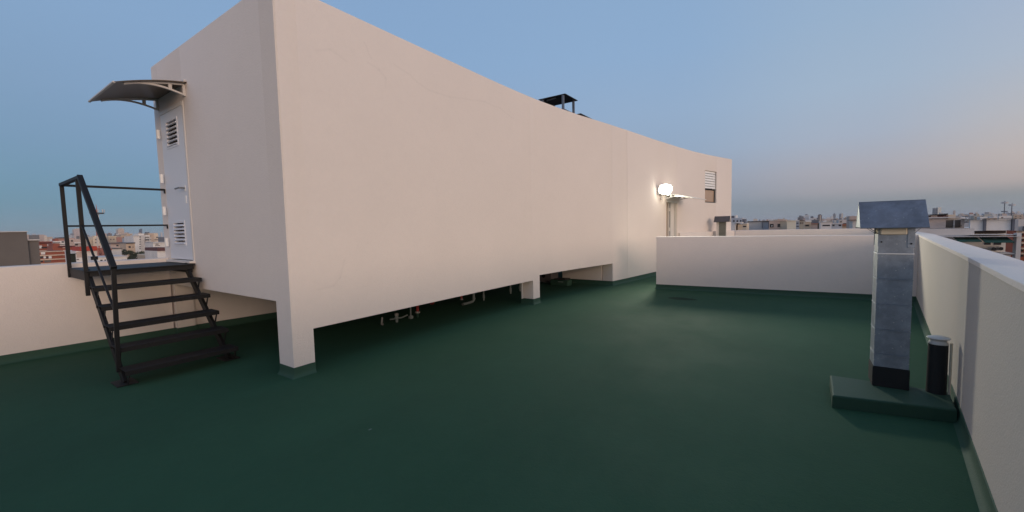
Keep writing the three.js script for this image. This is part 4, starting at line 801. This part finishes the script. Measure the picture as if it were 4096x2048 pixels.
for (const [axis, name, cat, label, parts] of CITY) {
  const [, a0, a1, , , f0] = parts[0], cx = axis === 'X' ? f0 : (a0 + a1) / 2, cz = axis === 'X' ? (a0 + a1) / 2 : f0;
  const b = thing(name, label, cat, [cx, -26, cz]);
  parts.forEach(([nm, lo, hi, y0, y1, front, back, col, kind], i) => {
    const e = i * 0.0025;                                              // neighbours never share a plane
    let g;
    if (kind === 'disc') g = new THREE.CylinderGeometry((y1 - y0) / 2, (y1 - y0) / 2, 0.1, 20).rotateX(Math.PI / 2).toNonIndexed().translate((lo + hi) / 2 - cx, (y0 + y1) / 2 + 26, front - cz);
    else if (kind === 'slope') g = sweep([[lo - cx, front - cz], [hi - cx, front - cz]], [[0, y0 + 26], [0, y0 + 26.1], [-1.9, y1 + 26.02], [-1.9, y1 + 25.94]]);
    else if (axis === 'X') g = box(front - e - cx, back - cx, y0 + 26 + e, y1 + 26 - e, lo - cz, hi - cz); else g = box(lo - cx, hi - cx, y0 + 26 + e, y1 + 26 - e, front - e - cz, back - cz);
    mesh(nm, [g], cm(col), b);
  });
}
// the rest of the city reads as one mass of roofs
{
  const G = {}, cols = ['pale', 'cream', 'white', 'rose', 'clay', 'brick', 'grey', 'bluegrey', 'tan', 'olive', 'slate'];
  const add = (k, x0, x1, y0, y1, z0, z1) => (G[k] ??= []).push(box(x0, x1, y0, y1, z0, z1));
  for (let i = 0; i < 4600; i++) {
    const left = rnd() < 0.45, brg = (left ? -100 + rnd() * 46 : -16 + rnd() * 44) * D2R, u = rnd(), r = left ? 700 + 2600 * u * u : 260 + 2700 * u * u;
    const x = Math.sin(brg) * r, z = -Math.cos(brg) * r, w = 5 + rnd() * rnd() * 14, d = 5 + rnd() * 11;
    let h = 4 + rnd() * 10 + rnd() * 9; if (r > 700) h += rnd() * 6; if (r > 1100 && rnd() < 0.22) h = 22 + rnd() * 16 * (r / 1600); if (r > 1500 && rnd() < 0.04) h += 12 + rnd() * 12;
    h = Math.min(h, r < 1150 ? 27.45 - (left ? 0.0185 : 0.006) * r : 99); if (h < 3) continue;
    if (!left && r > 650 && rnd() < 0.75) h = 22 + rnd() * 0.0105 * r;
    let k = left ? cols[Math.floor(rnd() * 9)] : cols[Math.floor(rnd() * cols.length)]; if (h > 22 && (k === 'brick' || k === 'clay')) k = 'tan';
    add(k, x - w / 2, x + w / 2, -26, -26 + h, z - d / 2, z + d / 2);
    if (rnd() < 0.45) add(cols[Math.floor(rnd() * 11)], x - w * 0.2, x + w * 0.2, -26 + h, -26 + h + 1.5 + rnd() * 1.6, z - d * 0.2, z + d * 0.2);
    if (r < 1300) { const n = Math.max(1, Math.floor(h / 3.2)), f = left ? 1 : 0; for (let j = 0; j < n; j++) for (const q of [-0.28, 0.22]) if (rnd() < 0.7) { const y = -26 + h - 2.4 - j * 3; f ? add('brown', x + w / 2, x + w / 2 + 0.1, y, y + 1.2, z + q * d - 0.6, z + q * d + 0.8) : add('brown', x + q * w - 0.6, x + q * w + 0.8, y, y + 1.2, z + d / 2, z + d / 2 + 0.1); } }
  }
  const c = thing('distant_city', 'hazy mass of small roofs and flats filling the city out to the horizon', 'city'); c.userData.kind = 'stuff';
  for (const k in G) { const m = mesh('roofs', G[k], cm(k), c); m.userData.kind = 'stuff'; }
}
// trees among the left roofs and one below the right parapet
const leafMat = std({ color: C(0.05, 0.062, 0.026), roughness: 0.85, side: THREE.DoubleSide }), barkMat = std({ color: C(0.09, 0.065, 0.045), roughness: 0.95 });
function tree(label, x, z, w, top, base = -26) {
  const t = thing('tree', label, 'tree', [x, base, z]); const h = top - base, cy = h - w * 0.55;
  const limbs = [new THREE.CylinderGeometry(w * 0.03, w * 0.05, cy, 8).translate(0, cy / 2, 0).toNonIndexed()];
  const clumps = []; for (let i = 0; i < 26; i++) { const a = rnd() * 6.283, q = Math.sqrt(rnd()), e = (rnd() - 0.5); clumps.push([Math.cos(a) * q * w * 0.42, cy + e * w * 0.8, Math.sin(a) * q * w * 0.42, w * (0.1 + rnd() * 0.1)]); }
  clumps.slice(0, 9).forEach((c) => limbs.push(rod([[0, cy * 0.8, 0], [c[0] * 0.5, (cy * 0.85 + c[1]) / 2, c[2] * 0.5], [c[0], c[1], c[2]]], w * 0.012, 5)));
  mesh('trunk', limbs.map((g) => { const q = g.clone(); if (!q.attributes.uv) metreUV(q); return q; }), barkMat, t);
  const P = []; const v = new THREE.Vector3(), m = new THREE.Matrix4(), e = new THREE.Euler();
  for (const c of clumps) for (let i = 0; i < 240; i++) {
    const a = rnd() * 6.283, u = rnd() * 2 - 1, q = c[3] * Math.cbrt(0.25 + 0.75 * rnd()) * (0.8 + 0.5 * rnd()), s = Math.sqrt(1 - u * u), L = w * 0.022;
    m.makeRotationFromEuler(e.set(rnd() * 6, rnd() * 6, rnd() * 6)); const o = [c[0] + Math.cos(a) * s * q, c[1] + u * q * 0.85, c[2] + Math.sin(a) * s * q];
    for (const k of [[-L, 0], [L * 0.2, -L * 0.7], [L, 0], [-L, 0], [L, 0], [-L * 0.1, L * 0.7]]) { v.set(k[0], k[1], 0).applyMatrix4(m); P.push(v.x + o[0], v.y + o[1], v.z + o[2]); }
  }
  const g = new THREE.BufferGeometry(); g.setAttribute('position', new THREE.Float32BufferAttribute(P, 3)); g.computeVertexNormals(); mesh('crown', [metreUV(g)], leafMat, t);
}
tree('broad dark green tree in front of the white midrise', -280, -64, 7.6, -5.3); tree('dark green tree next to the maroon roofed house', -300, -76.2, 5.2, -5.0); tree('small dark tree left of the broad green tree', -330, -70.2, 3.4, -5.7);
tree('dark green tree below the brick block at the right edge', 24.2, -73, 6.2, -2.9);
// telecom mast with an antenna ring
{
  const o = thing('telecom_mast', 'lattice telecom mast with a round antenna platform behind the handrail', 'mast', [-250, -26, -45.3]);
  const red = std({ color: C(0.42, 0.16, 0.12), roughness: 0.7 }), wht = std({ color: C(0.6, 0.56, 0.53), roughness: 0.6 }), Hh = 38;
  for (let k = 0; k < 6; k++) {
    const y0 = 8 + k * 5, g = [], hw = (y) => 1.15 - 0.02 * y;
    for (const [a, b] of [[1, 1], [1, -1], [-1, 1], [-1, -1]]) g.push(bar([a * hw(y0), y0, b * hw(y0)], [a * hw(y0 + 5), y0 + 5, b * hw(y0 + 5)], 0.16, 0.16));
    for (let j = 0; j < 3; j++) { const y = y0 + j * 1.66, w = hw(y); for (const s of [1, -1]) { g.push(bar([w * s, y, -w], [w * s, y + 1.6, w], 0.09, 0.09), bar([-w, y, w * s], [w, y + 1.6, w * s], 0.09, 0.09), bar([w * s, y, -w], [w * s, y, w], 0.09, 0.09)); } }
    mesh('lattice_section', g, k % 2 ? wht : red, o);
  }
  mesh('ring_platform', [new THREE.CylinderGeometry(2.5, 2.1, 0.5, 24).translate(0, Hh - 0.2, 0).toNonIndexed()], std({ color: C(0.16, 0.16, 0.17), roughness: 0.8 }), o);
  for (let i = 0; i < 9; i++) { const a = i / 9 * 6.283; mesh('panel_antenna', [box(-0.2, 0.2, Hh + 0.15, Hh + 1.5, -0.12, 0.12, 0.03).translate(Math.cos(a) * 2.35, 0, Math.sin(a) * 2.35)], wht, o); }
  mesh('spire', [cyl(0, Hh, Hh + 3.6, 0, 0.2, 0.08, 10)], red, o); mesh('foundation', [box(-1.6, 1.6, 0, 8, -1.6, 1.6)], cm('rose'), o);
}
for (const [x, y, lab] of [[191.6, 19.4, 'taller thin skyline antenna with two pale crosspieces at the far right'], [197.1, 16.6, 'shorter thin skyline antenna right of the taller one']]) {
  const o = thing('antenna_mast', lab, 'antenna', [x, -26, -700]), wh = std({ color: C(0.5, 0.46, 0.46), roughness: 0.6 });
  mesh('pole', [cyl(0, 0, y + 26, 0, 0.55, 0.35, 8)], cm('slate'), o); mesh('dish_ring', [cyl(0, y + 23.5, y + 25, 0, 2.6, 2.6, 14)], wh, o); mesh('dish_ring', [cyl(0, y + 14, y + 14.9, 0, 2.4, 2.4, 14)], cm('slate'), o);
}
renderer.render(scene, camera);
